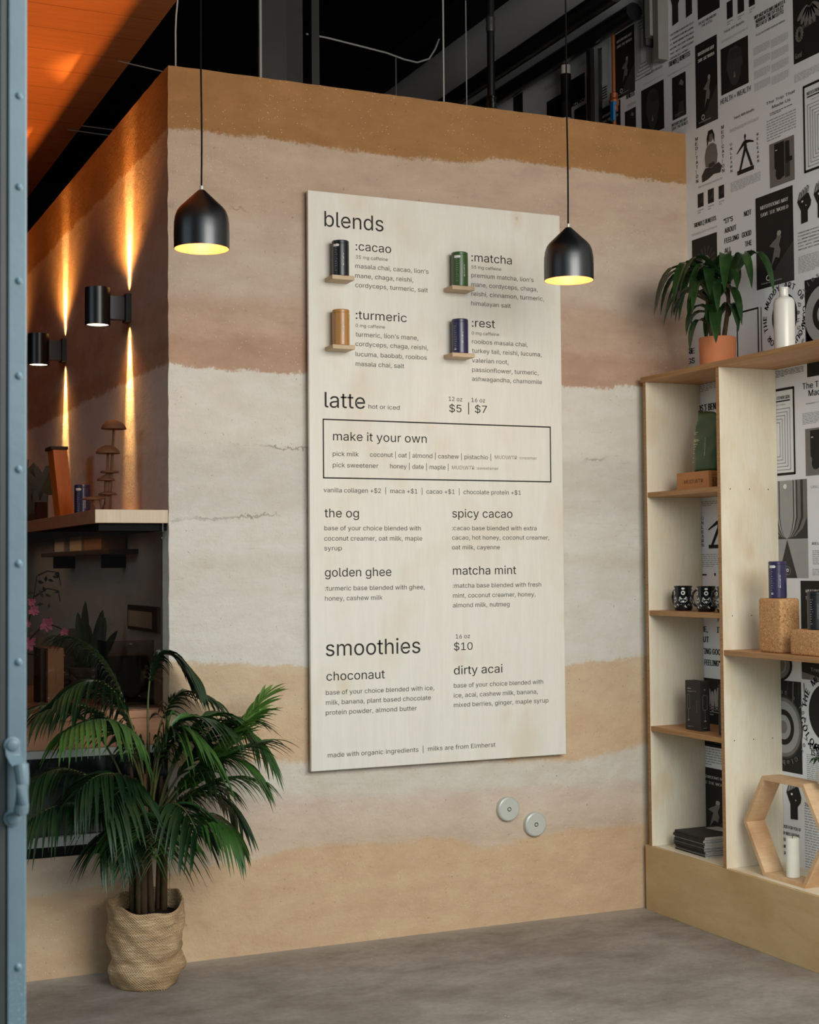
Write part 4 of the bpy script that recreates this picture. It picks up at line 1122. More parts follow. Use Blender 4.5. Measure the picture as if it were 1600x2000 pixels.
# ------------------------------------------------------------------ printed tins
CAN_R, CAN_H = 0.0365, 0.152
def make_can(label, colour, loc, rz=0.0, group=None, badge=True, foot=False):
    t = thing('tin', label, 'tin', loc, rz, group)
    prof = [(0.0335, 0.0), (0.0365, 0.003), (0.0365, CAN_H - 0.016), (0.0350, CAN_H - 0.015), (0.0350, CAN_H - 0.013)]
    body = MB().lathe(prof, n=40).build('body', colour, t, smooth='auto')
    MB().lathe([(0.0350, CAN_H - 0.013), (0.0364, CAN_H - 0.012), (0.0364, CAN_H - 0.003), (0.0345, CAN_H), (0.031, CAN_H), (0.030, CAN_H - 0.003), (0.0, CAN_H - 0.003)], n=40, cap0=False, cap1=False).build('lid', colour, t, smooth='auto')
    R = CAN_R + 0.0003
    def wrap(mb2, name, mat):
        mb2.v = [(R * math.sin(x / R), -R * math.cos(x / R) - (y * 0), z) for x, y, z in mb2.v]
        return mb2.build(name, mat, body)
    flat = Face((0, 0, 0), (1, 0, 0), (0, 0, 1), (0, -1, 0))
    soft, white = MB(), MB()
    r = random.Random(len(label))
    for i in range(11):                                             # column of small words on the side
        z = CAN_H - 0.034 - i * 0.0095
        w = r.uniform(0.004, 0.012)
        flat.rect(soft, -0.030, z, -0.030 + w, z + 0.0022, 0, 0)
    for k in range(10): flat.rect(soft, 0.001, 0.045 + k * 0.006, 0.0025, 0.049 + k * 0.006, 0, 0)
    flat.text(white, 'MUD\\WTR', 0.0115, 0.044, 0.0105, 0.052, 0, 0, 0.02, 2, rot=PI / 2)
    if badge:
        pts = []
        for i in range(9):
            q = PI / 2 - PI * i / 8
            pts.append((-0.014 + 0.0055 * math.cos(q), CAN_H - 0.022 + 0.0055 * math.sin(q)))
        for i in range(9):
            q = -PI / 2 - PI * i / 8
            pts.append((-0.038 + 0.0055 * math.cos(q), CAN_H - 0.022 + 0.0055 * math.sin(q)))
        k = 14
        for i in range(k):
            x0, x1 = -0.038 + 0.024 * i / k, -0.038 + 0.024 * (i + 1) / k
            flat.rect(white, x0, CAN_H - 0.0275, x1, CAN_H - 0.0165, 0, 0)
        flat.poly(white, [(-0.014, CAN_H - 0.0275), (-0.0105, CAN_H - 0.026), (-0.0085, CAN_H - 0.022), (-0.0105, CAN_H - 0.018), (-0.014, CAN_H - 0.0165)], 0, 0)
    if foot: flat.rect(white, -0.030, 0.016, -0.020, 0.0205, 0, 0)
    wrap(soft, 'small_print', 'can_print_soft'); wrap(white, 'printing', 'can_print')
    return t
for (sp, colour, lab, badge, foot, rz) in [
        (ledge_spots[0], 'can_black', 'black tin on the ledge beside the :cacao entry of the menu board', True, False, -0.02),
        (ledge_spots[1], 'can_ochre', 'ochre yellow tin on the ledge beside the :turmeric entry of the menu board', False, False, -0.05),
        (ledge_spots[2], 'can_green', 'green tin on the ledge beside the :matcha entry of the menu board', True, False, 0.15),
        (ledge_spots[3], 'can_purple', 'dark purple tin on the ledge beside the :rest entry of the menu board', False, True, -0.12)]:
    make_can(lab, colour, (sp[0] + 0.004, BY - 0.044, sp[1]), rz - 0.25, 'tins on the menu board ledges', badge, foot)

# ------------------------------------------------------------------ pendant lamps
def make_pendant(label, x, y, z0, top):
    t = thing('pendant_lamp', label, 'lamp', (x, y, z0), 0, 'black pendant lamps')
    h = 0.214
    outer = [(0.0995, 0.0), (0.0998, 0.06), (0.0990, 0.092), (0.0955, 0.117), (0.0885, 0.137), (0.078, 0.151), (0.012, h), (0.0105, h)]
    mb = MB().lathe(outer, n=64, cap0=False)
    rim = [(0.0975, 0.0004), (0.0995, 0.0)]
    mb.lathe(rim, n=64, cap0=False, cap1=False)
    shade = mb.build('shade', 'black_metal', t, smooth='auto')
    inner = [(0.0975, 0.0004), (0.0978, 0.06), (0.097, 0.091), (0.0935, 0.115), (0.0865, 0.134), (0.076, 0.147), (0.02, 0.196)]
    lb = MB().lathe(inner[::-1], n=64, cap0=True, cap1=False)
    lb.build('lining', 'gold', shade, smooth=True)
    MB().lathe([(0.0075, h - 0.002), (0.0085, h + 0.001), (0.0065, h + 0.003), (0.0065, h + 0.015), (0.0035, h + 0.017)], n=20).build('collar', 'brushed', t, smooth='auto')
    r = random.Random(int(x * 100))
    n = 26; L = top - z0 - h - 0.015
    pts = [(0.0015 * math.sin(i * 0.9), 0.0012 * math.cos(i * 0.7), h + 0.015 + L * i / n) for i in range(n + 1)]
    MB().tube(pts, 0.0034, 8).build('cord', 'black_soft', t, smooth=True)
    socket = MB().lathe([(0.014, 0.205), (0.018, 0.198), (0.018, 0.135), (0.015, 0.125)], n=20).build('socket', 'black_soft', t, smooth='auto')
    MB().lathe([(0.004, 0.062), (0.018, 0.068), (0.026, 0.082), (0.027, 0.095), (0.020, 0.115), (0.013, 0.128)], n=24).build('bulb', 'bulb', socket, smooth=True)
    light('pendant_glow', 'POINT', (0, 0, 0.052), 1.5, (1.0, 0.66, 0.44), t, shadow_soft_size=0.02)
    return t
pl, pr_ = (-0.661, -0.73, 2.733), (0.862, -0.73, 2.727)
make_pendant('black dome pendant lamp on the left, hanging before the bare earth wall near its corner', pl[0], -0.73, 2.733, 5.45)
make_pendant('black dome pendant lamp on the right, hanging before the edge of the menu board', pr_[0], -0.73, 2.728, 5.45)

# ------------------------------------------------------------------ wall sconces on the lamp side of the earth wall
def make_sconce(label, y, zc):
    t = thing('wall_sconce', label, 'wall lamp', (XL, y, zc), 0, 'black up and down wall sconces')
    MB().box((-0.026, -0.034, -0.063), (0.004, 0.034, 0.063)).build('wall_plate', 'black_metal', t, bevel=0.003)
    MB().box((-0.105, -0.020, -0.055), (-0.026, 0.020, 0.052)).build('arm', 'black_metal', t, bevel=0.002)
    cx = -0.143
    mb = MB()
    R, hh = 0.056, 0.083
    mb.lathe([(0.047, -hh + 0.008), (0.049, -hh), (R, -hh), (R + 0.0, -hh + 0.001), (R, hh - 0.001), (R, hh), (0.049, hh), (0.047, hh - 0.008)], (cx, 0, 0), 48, cap0=False, cap1=False)
    housing = mb.build('housing', 'black_metal', t, smooth='auto')
    MB().lathe([(0.0475, -hh + 0.004), (0.0475, -hh + 0.008)], (cx, 0, 0), 32).build('lens', 'lens', housing)
    MB().lathe([(0.0475, hh - 0.008), (0.0475, hh - 0.004)], (cx, 0, 0), 32).build('lens', 'lens', housing)
    warm = (1.0, 0.40, 0.085)
    for s in (1, -1):
        light('sconce_beam', 'SPOT', (-0.022, 0, s * 0.066), 4.5, (1.0, 0.58, 0.24), t, spot_size=math.radians(84), spot_blend=1.0, shadow_soft_size=0.016, dir=(0.22, 0, s))
        light('sconce_beam', 'SPOT', (-0.045, 0, s * 0.066), 175.0 if s > 0 else 150.0, (1.0, 0.52, 0.18), t, spot_size=math.radians(32), spot_blend=1.0, shadow_soft_size=0.016, dir=(0.22, 0, s))
        light('sconce_wash', 'SPOT', (cx, 0, s * (hh + 0.004)), 50.0 if s > 0 else 6.0, warm, t, spot_size=math.radians(140), spot_blend=1.0, shadow_soft_size=0.045, dir=(0, 0, s))
    return t
make_sconce('black cylinder wall sconce nearest the corner, the larger one in view', 0.661, 2.748)
make_sconce('black cylinder wall sconce further along the orange lit wall, beside the blue door', 2.116, 2.756)
make_sconce('black cylinder wall sconce furthest back, mostly hidden behind the blue door', 3.57, 2.756)

# ------------------------------------------------------------------ steel discs on the earth wall
for (c, lab) in [((0.94, 0.507), 'round polished steel disc on the wall under the menu, the upper left one'), ((1.075, 0.429), 'round polished steel disc on the wall under the menu, the lower right one')]:
    t = thing('wall_disc', lab, 'wall fixing', (c[0], 0, c[1]), 0, 'steel discs under the menu board')
    g = MB().lathe([(0.054, -0.002), (0.054, 0.014), (0.0525, 0.020), (0.047, 0.0235), (0.012, 0.0235)], n=48, cap0=False)
    g.v = [(x, -z, y) for x, y, z in g.v]; g.f = list(g.f)
    disc = g.build('disc', 'brushed', t, smooth='auto')
    s = MB().lathe([(0.010, 0.0236), (0.0085, 0.0245), (0.0035, 0.0225), (0.0, 0.022)], n=12, cap0=False, cap1=False)
    s.v = [(x, -z, y) for x, y, z in s.v]
    s.build('screw', 'dark_steel', disc, smooth='auto')

# ================================================================== DARK SPACE ABOVE AND BEHIND THE WALL
def pole(name, label, cat, p, r, z0, z1, mat, group=None):
    o = MB().tube([(p[0], p[1], z0), (p[0], p[1], z1)], r, 12).build(name, mat, smooth='auto')
    return tag(o, label, cat, group)
c0, c1, cm_ = (0.244, 1.3, 4.236), (0.493, 1.3, 4.269), (0.386, 1.3, 4.255)
colm = thing('steel_column', 'broad dark steel column rising behind the earth wall', 'column', (c0[0], 1.3, 0))
MB().box((0, 0, 0), (cm_[0] - c0[0], 0.02, 5.45)).build('flange', 'dark_steel', colm)
MB().box((cm_[0] - c0[0], 0.05, 0), (c1[0] - c0[0], 0.20, 5.45)).build('web', 'grey_dark', colm)
MB().box((-0.006, -0.004, 0), (0.006, 0.02, 5.45)).build('edge_strip', 'white_paint', colm)
s0, s1 = (0.599, 1.5, 4.349), (0.643, 1.5, 4.355)
tag(MB().box((s0[0], 1.5, 0), (s1[0], 1.55, 5.45)).build('metal_stud', 'dark_steel'), 'narrow grey metal stud just right of the broad steel column', 'stud')
ROD = [((1.238, 1.2, 4.2), 'pale ceiling hanger rod, the brightest one above the menu board', 0.0050, 'pvc'),
       ((1.474, 1.4, 4.292), 'thin ceiling hanger rod just right of the brightest rod', 0.0035, 'white_paint'),
       ((1.488, 2.4, 4.601), 'dim ceiling hanger rod where the sagging cable passes', 0.0045, 'grey_mid'),
       ((1.689, 3.4, 4.935), 'faint ceiling hanger rod right of the metal stud', 0.0045, 'grey_mid')]
for p, lab, r, mat in ROD: pole('hanger_rod', lab, 'rod', p, r, 3.3, 5.45, mat, 'ceiling hanger rods')
tag(MB().tube([(0.752, 2, 4.632), (0.884, 2, 4.627), (1.075, 2, 4.608), (1.252, 2, 4.59), (1.367, 2, 4.566), (1.45, 2, 4.559), (1.527, 2, 4.591), (1.568, 2, 4.655), (1.602, 2, 4.74)], 0.0055, 8).build('cable', 'white_paint', smooth=True), 'pale cable sagging across the dark space above the wall', 'cable')
tag(MB().tube([(-0.407, 0.55, 3.997), (-0.407, 0.55, 3.834)][::-1] + [(-0.404, 0.55, 4.067), (-0.399, 0.55, 4.115), (-0.389, 0.55, 4.233)], 0.004, 8).build('conduit', 'white_paint', smooth=True), 'thin pale conduit rising behind the wall corner', 'conduit')
vp = (1.367, 0.9, 4.124)
v = thing('vent_pipe', 'black vertical pipe with a silver collar rising behind the earth wall', 'pipe', (vp[0], 0.9, 0))
MB().tube([(0, 0, 0), (0, 0, 5.45)], 0.020, 20).build('pipe', 'black_metal', v, smooth='auto')
MB().lathe([(0.021, 0), (0.029, 0.004), (0.029, 0.03), (0.024, 0.034), (0.024, 0.055), (0.027, 0.058), (0.027, 0.066), (0.021, 0.07)], (0, 0, (1.365, 0.9, 3.951)[2]), 24).build('collar', 'chrome', v, smooth='auto')
MB().lathe([(0.021, 0), (0.024, 0.01), (0.022, 0.05), (0.025, 0.07), (0.021, 0.08)], (0, 0, (1.37, 0.9, 4.361)[2]), 24).build('coupling', 'dark_steel', v, smooth='auto')
for pa, pb, lab in [((-0.341, 3.2, 4.316), (0.27, 3.2, 4.305), 'upper of two thin pale rails above the orange lit wall'), ((-0.366, 3.2, 4.281), (0.27, 3.2, 4.262), 'lower of two thin pale rails above the orange lit wall'), ((-0.426, 1.6, 4.191), (-0.116, 1.6, 4.159), 'thin pale rail behind the top corner of the earth wall')]:
    tag(MB().tube([pa, pb], 0.0035, 8).build('ceiling_rail', 'grey_mid', smooth=True), lab, 'rail', 'thin ceiling rails')
bm = (2.517, 4, 5.729)
tag(MB().box((bm[0] - 0.5, 4.0, bm[2] + 0.0), (bm[0] + 0.45, 4.3, bm[2] + 0.5)).build('timber_beam', 'frame_dark'), 'dark reddish timber beam high in the back', 'beam')
# services along the papered wall
def run(name, label, cat, p, r, y0, y1, mat, group=None):
    o = MB().tube([(p[0], y0, p[2]), (p[0], y1, p[2])], r, 16).build(name, mat, smooth='auto')
    return tag(o, label, cat, group)
run('sprinkler_pipe', 'lower of the two long black pipes along the papered wall', 'pipe', (1.86, 0.735, 4.332), 0.045, 0.3, 8.9, 'black_metal', 'long black ceiling pipes')
run('sprinkler_pipe', 'upper of the two long black pipes along the papered wall', 'pipe', (1.75, 0.757, 4.413), 0.05, 0.3, 8.9, 'black_metal', 'long black ceiling pipes')
duct = (1.5, 0.48, 4.373)
tag(MB().box((1.42, 0.7, 4.72), (XR - 0.25, 8.9, 5.4)).build('duct', 'black_soft'), 'black rectangular duct under the ceiling beside the papered wall', 'duct')
p = (1.88, 0.718, 4.107)
pole('drain_pipe', 'thick black vertical pipe in front of the papered wall', 'pipe', p, 0.040, 2.6, (1.88, 0.713, 4.273)[2], 'black_metal')
p = (1.88, 1.009, 4.084)
wpipe = thing('banded_pipe', 'pale vertical pipe with black bands in front of the papered wall', 'pipe', (p[0], p[1], 2.6))
MB().tube([(0, 0, 0), (0, 0, (1.88, 1.004, 4.284)[2] - 2.6)], 0.027, 16).build('pipe', 'pvc', wpipe, smooth='auto')
for z in ((1.88, 1.007, 4.161)[2] - 2.6, (1.88, 1.01, 4.07)[2] - 2.6):
    MB().lathe([(0.028, -0.075), (0.028, 0.075)], (0, 0, z), 16).build('band', 'black_soft', wpipe, smooth='auto')
p = (1.9, 0.561, 4.061)
cp = thing('copper_pipe', 'thin copper pipe with a blue handled valve on the papered wall', 'pipe', (p[0], p[1], 3.0))
MB().tube([(0, 0, 0), (0, 0, (1.9, 0.554, 4.32)[2] - 3.0)], 0.010, 14).build('pipe', 'copper', cp, smooth='auto')
zv = (1.9, 0.563, 3.956)[2] - 3.0
vb = MB().lathe([(0.014, -0.05), (0.021, -0.045), (0.021, -0.02), (0.026, -0.01), (0.026, 0.01), (0.021, 0.02), (0.021, 0.045), (0.014, 0.05)], (0, 0, zv), 16).build('valve_body', 'copper', cp, smooth='auto')
MB().box((-0.035, -0.050, zv - 0.11), (-0.022, -0.015, zv - 0.01)).box((-0.035, -0.03, zv - 0.02), (0.0, -0.018, zv - 0.005)).build('valve_handle', 'valve_blue', vb, bevel=0.004)
p0, p1 = (1.93, 0.24, 4.224), (1.93, 0.129, 4.186)
zb = (1.93, 0.133, 4.043)[2]
pan = thing('electrical_trunking', 'stacked grey metal trunking ends hanging on the papered wall', 'trunking', (1.93, p1[1], zb))
MB().box((-0.045, 0, 0), (0.013, 0.045, 1.1)).build('channel', 'grey_mid', pan, bevel=0.002)
MB().box((-0.06, 0.048, 0.13), (0.013, 0.095, 1.1)).build('channel', 'grey_mid', pan, bevel=0.002)
MB().box((-0.05, 0.098, 0.10), (0.013, 0.125, 1.1)).build('channel', 'grey_dark', pan, bevel=0.002)

# ================================================================== BOOKSHELF
PY0, PY1 = -0.083, -0.060           # left panel
DY0, DY1 = -0.648, -0.624           # divider
END = -2.25
SZ1 = (1.644, -0.087, 1.916)[2]; SZ2 = (1.644, -0.086, 1.373)[2]; SZ3 = (1.644, -0.085, 0.843)[2]; SZR = (1.644, -0.656, 1.218)[2]
SZT, PZ = 2.452, 0.295
T = 0.022
def bookshelf():
    root = thing('bookshelf', 'tall plywood bookshelf on a closed plinth against the papered wall', 'bookshelf', (XS, -1.1, 0))
    def part(name, a, b, mat, edge=None, bev=0.0012):
        mb = MB().box((a[0] - XS, a[1] + 1.1, a[2]), (b[0] - XS, b[1] + 1.1, b[2]))
        mats = [mat]
        if edge:
            mats = [mat, edge]
            for i, f in enumerate(mb.f):
                if edge and i == 5: mb.m[i] = 1      # the face towards the room (-X)
        return mb.build(name, mats, root, bevel=bev)
    part('side_panel', (XS, PY0, PZ), (XR - 0.001, PY1, SZT - 0.024), 'shelf_ply', 'ply_edge')
    part('divider_panel', (XS, DY0, PZ), (XR - 0.001, DY1, SZT - 0.024), 'shelf_ply', 'ply_edge')
    part('side_panel', (XS, END, PZ), (XR - 0.001, END + 0.024, SZT - 0.024), 'shelf_ply', 'ply_edge')
    part('top_panel', (XS - 0.006, END - 0.01, SZT - 0.024), (XR - 0.001, -0.047, SZT), 'oak', 'ply_edge')
    for z in (SZ1, SZ2, SZ3): part('shelf', (XS + 0.002, DY1, z - T), (XR - 0.001, PY0, z), 'oak', 'ply_edge')
    part('shelf', (XS + 0.002, END + 0.024, SZR - T), (XR - 0.001, DY0, SZR), 'oak', 'ply_edge')
    part('plinth_top', (XS + 0.0185, END - 0.01, PZ - 0.02), (XR - 0.001, -0.03, PZ), 'shelf_ply')
    part('plinth_front', (XS - 0.002, END - 0.01, 0.0), (XS + 0.018, -0.03, PZ - 0.0005), 'plinth_ply')
    part('plinth_side', (XS + 0.0185, -0.052, 0.0), (XR - 0.001, -0.03, PZ - 0.0205), 'plinth_ply')
    # small screw holes that pin the shelves to the divider
    sc = MB()
    for z in (SZ1 - 0.011, SZ2 - 0.011, SZ3 - 0.011):
        for x in (0.05, 0.15, 0.25):
            g = MB().lathe([(0.0028, 0.0), (0.002, 0.0006)], n=8, cap0=False)
            sc.add([(x + a, DY0 + 1.1 - 0.0002 - c, z + b) for a, b, c in g.v], [f for f in g.f])
    sc.build('screws', 'frame_dark', root)
bookshelf()

FX = lambda y, z, x=1.70: (x, y, z)
def carton_faces(t, dx, dy, dz):
    """front (-X) and near side (-Y) faces of a carton standing at its thing's origin"""
    front = Face((-dx / 2, dy / 2, 0), (0, -1, 0), (0, 0, 1), (-1, 0, 0))
    side = Face((-dx / 2, -dy / 2, 0), (1, 0, 0), (0, 0, 1), (0, -1, 0))
    return front, side

# kraft carton and the green bag standing on it
ka, kb = (1.7, -0.241, 1.96), (1.7, -0.483, 1.951)
kdy = ka[1] - kb[1]; kdz = (1.7, -0.242, 1.995)[2] - SZ1; kdx = 0.115
kt = thing('carton', 'kraft card carton lettered on its front, on the top shelf of the narrow bay', 'box', (1.70 + kdx / 2, (ka[1] + kb[1]) / 2, SZ1))
kbox = MB().box((-kdx / 2, -kdy / 2, 0), (kdx / 2, kdy / 2, kdz)).build('box', 'kraft', kt, bevel=0.002)
f_, s_ = carton_faces(kt, kdx, kdy, kdz)
pm = MB()
f_.text(pm, 'MUD\\WTR', kdy * 0.24, kdz * 0.36, kdz * 0.42, kdy * 0.60, 0, 0.0006, 0.0)
s_.text(pm, 'MUD\\WTR', kdx * 0.18, kdz * 0.72, kdz * 0.17, kdx * 0.62, 0, 0.0006, 0.0)
s_.lines(pm, kdx * 0.18, kdz * 0.12, kdx * 0.92, kdz * 0.64, 8, 0, 0.0006, 0.6)
pm.build('printing', 'kraft_print', kbox)

ba, bb = (1.725, -0.318, 2), (1.725, -0.487, 1.996)
bz0 = SZ1 + kdz + 0.0005
bz1 = (1.735, -0.408, 2.264)[2]
bw = (ba[1] - bb[1]) * 1.02; bh = bz1 - bz0; bd = 0.055
bg = thing('pouch', 'tall dark green pouch standing on the kraft carton', 'bag', (1.725 + bd / 2, (ba[1] + bb[1]) / 2, bz0))
def pouch():
    r = random.Random(5); nv, nu = 22, 28
    vs = []
    for j in range(nv + 1):
        v = j / nv
        dep = bd / 2 * (1 - 0.96 * max(0, (v - 0.12)) ** 1.15) * (0.82 + 0.18 * min(1, v / 0.1))
        wid = bw / 2 * (0.96 + 0.05 * math.sin(v * 3.0) - (0.10 * max(0, v - 0.80) / 0.2))
        lean = 0.010 * v * v
        for i in range(nu):
            t = 2 * PI * i / nu
            c, s = math.cos(t), math.sin(t)
            y = wid * math.copysign(abs(c) ** 0.55, c); x = dep * math.copysign(abs(s) ** 0.8, s)
            x += 0.0035 * math.sin(v * 17 + t * 3) * (0.3 + v) + r.uniform(-0.0008, 0.0008)
            z = bh * v + (0.020 * (c ** 3) * 0.5 * v * v - (0.022 * v ** 6 * max(0, -c)) if v > 0.5 else 0)
            vs.append((x + lean, y - 0.006 * v * v, z))
    fs = [(j * nu + i, j * nu + (i + 1) % nu, (j + 1) * nu + (i + 1) % nu, (j + 1) * nu + i) for j in range(nv) for i in range(nu)]
    fs += [tuple(range(nu))[::-1], tuple(range(nv * nu, (nv + 1) * nu))]
    fs = [f[::-1] if False else f for f in fs]
    return MB().add(vs, fs)
bag = pouch().build('bag', 'bag_green', bg, smooth=True)
F2 = Face((-bd / 2 - 0.0045, bw / 2, 0), (0, -1, 0), (0, 0, 1), (-1, 0, 0))
pm = MB()
for i, zf in enumerate([0.66, 0.63, 0.535, 0.515, 0.46, 0.42, 0.38, 0.345, 0.31, 0.235, 0.16]):
    F2.rect(pm, 0.018, bh * zf, 0.018 + [0.03, 0.02, 0.034, 0.042, 0.03, 0.022, 0.014, 0.01, 0.014, 0.01, 0.01][i], bh * zf + 0.0022, 0, 0)
for v in pm.v: pass
pm.v = [(x + 0.022 * max(0, z / bh - 0.12) * 1.05 + 0.0005, y, z) for x, y, z in pm.v]
pm.build('small_print', 'bag_print', bag)
pm = MB()
F2.text(pm, 'MUD\\WTR', bw * 0.64, bh * 0.26, 0.014, 0.078, 0, 0.0, 0.03, 2, rot=PI / 2)
pm.v = [(x + 0.022 * max(0, z / bh - 0.12) * 1.05 - 0.0002, y, z) for x, y, z in pm.v]
pm.build('printing', 'bag_print', bag)

# mugs printed all round with seated skeletons
def skeleton(mb, F, cx, z0, s):
    e = lambda a, b, rx, rz: F.ell(mb, cx + a * s, z0 + b * s, rx * s, rz * s, 0, 0, 14)
    e(0, 0.95, 0.09, 0.055); F.ring(mb, cx, z0 + 0.72 * s, 0.115 * s, 0.12 * s, 0.45, 0, 0, 18)
    F.poly(mb, [(cx - 0.17 * s, z0 + 0.52 * s), (cx + 0.17 * s, z0 + 0.52 * s), (cx + 0.14 * s, z0 + 0.34 * s), (cx + 0.06 * s, z0 + 0.38 * s), (cx - 0.06 * s, z0 + 0.38 * s), (cx - 0.14 * s, z0 + 0.34 * s)], 0, 0)
    e(0, 0.25, 0.06, 0.06)
    L = lambda pts, w: F.line(mb, [(cx + a * s, z0 + b * s) for a, b in pts], w * s, 0, 0)
    L([(-0.19, 0.48), (-0.22, 0.30), (-0.09, 0.20)], 0.03); L([(0.19, 0.48), (0.22, 0.30), (0.09, 0.20)], 0.03)
    L([(-0.08, 0.27), (-0.31, 0.10), (-0.26, 0.03), (0.10, 0.0)], 0.034); L([(0.08, 0.27), (0.31, 0.10), (0.26, 0.05), (-0.08, 0.09)], 0.034)
    L([(0.10, 0.0), (0.17, -0.06)], 0.07); L([(-0.17, 0.09), (0.12, 0.06)], 0.035)
def make_mug(label, loc, rz):
    t = thing('mug', label, 'mug', loc, rz, 'black printed mugs')
    R, H = 0.0415, 0.113
    cup = MB().lathe([(0.030, 0.002), (0.035, 0), (0.0365, 0.002), (0.041, 0.012), (R, 0.03), (R, H - 0.002), (0.0405, H), (0.0390, H - 0.001), (0.0385, H - 0.01), (0.0385, 0.012), (0.034, 0.006), (0, 0.006)], n=44, cap1=False).build('cup', 'mug', t, smooth='auto')
    hp = []
    for i in range(13):
        q = PI / 2 - PI * i / 12
        hp.append((-R + 0.003 - 0.026 * math.cos(q) ** 0.8 if math.cos(q) > 0 else -R + 0.003, 0, H * 0.53 + 0.036 * math.sin(q)))
    MB().tube(hp, 0.0052, 10).build('handle', 'mug', t, smooth=True)
    pr = MB(); F = Face((0, 0, 0), (1, 0, 0), (0, 0, 1), (0, -1, 0))
    n = 5; step = 2 * PI * R / n
    for i in range(n):
        if i == 1 and False: continue
        skeleton(pr, F, (i - 2) * step, 0.022, 0.083)
    # cut long edges fine enough to wrap round the cup
    pr.v = [((R + 0.0004) * math.sin(x / R), -(R + 0.0004) * math.cos(x / R), z) for x, y, z in pr.v]
    pr.build('printing', 'mug_print', cup).rotation_euler = (0, 0, -0.617 - rz)
    return t
for (u, v, dz, lab) in [(1335, 1189, 0.42, 'black mug with white seated skeletons, leftmost on its shelf'), (1380, 1191, 0.46, 'black mug with white seated skeletons, middle one with its handle to the left'), (1419, 1193, 0.40, 'black mug with white seated skeletons, half hidden behind the divider panel')]:
    p = (1.735, -0.227, 1.382) if u == 1335 else ((1.735, -0.404, 1.381) if u == 1380 else (1.735, -0.55, 1.38))
    make_mug(lab, (1.735, p[1], SZ2), {1335: -1.35, 1380: -1.0, 1419: -0.9}[u])

# slim black cartons on the third shelf
def make_carton(label, x, y, rz, w, d, h):
    t = thing('carton', label, 'box', (x, y, SZ3), rz, 'black cartons on the lower shelf')
    bx_ = MB().box((-d / 2, -w / 2, 0), (d / 2, w / 2, h)).build('box', 'box_black', t, bevel=0.0012)
    f_, s_ = carton_faces(t, d, w, h)
    pm = MB()
    for F, ww, big in ((f_, w, True), (s_, d, False)):
        c = ww * (0.22 if big else 0.5); bw_ = 0.010 if big else 0.012
        F.line(pm, [(c - bw_, h * 0.44), (c - bw_, h * 0.70), (c - bw_ * 0.6, h * 0.72), (c + bw_ * 0.6, h * 0.72), (c + bw_, h * 0.70), (c + bw_, h * 0.44), (c + bw_ * 0.6, h * 0.425), (c - bw_ * 0.6, h * 0.425), (c - bw_, h * 0.44)], 0.0012, 0, 0.0005)
        F.line(pm, [(c, h * 0.425), (c, h * 0.22)], 0.0010, 0, 0.0005)
        F.poly(pm, [(c - 0.007, h * 0.19), (c + 0.007, h * 0.19), (c + 0.003, h * 0.215), (c, h * 0.225), (c - 0.003, h * 0.215)], 0, 0.0005)
        if big:
            F.rect(pm, ww * 0.15, h * 0.835, ww * 0.40, h * 0.85, 0, 0.0005); F.lines(pm, ww * 0.15, h * 0.77, ww * 0.72, h * 0.80, 2, 0, 0.0005)
            F.lines(pm, ww * 0.15, h * 0.06, ww * 0.55, h * 0.09, 2, 0, 0.0005)
            for k in range(16): F.rect(pm, ww * 0.76, h * (0.36 + 0.016 * k), ww * 0.775, h * (0.370 + 0.016 * k), 0, 0.0005)
        else: F.rect(pm, ww * 0.3, h * 0.06, ww * 0.7, h * 0.068, 0, 0.0005); F.rect(pm, ww * 0.42, h * 0.82, ww * 0.55, h * 0.845, 0, 0.0005)
    pm.build('line_print', 'box_line', bx_)
q0, q1 = (1.768, -0.17, 0.84), (1.802, -0.237, 0.84)
qh = (1.7, -0.274, 1.073)[2] - (1.7, -0.268, 0.853)[2]
make_carton('black carton with fine line drawings, standing whole on the lower shelf of the narrow bay', 1.735, ((1.7, -0.268, 0.853)[1] + (1.7, -0.382, 0.859)[1]) / 2, 0.0, (1.7, -0.268, 0.853)[1] - (1.7, -0.382, 0.859)[1], 0.05, qh)
make_carton('black carton mostly hidden behind the divider panel of the bookshelf', 1.728, (1.7, -0.525, 0.855)[1] - 0.06, 0.0, 0.12, 0.05, qh)

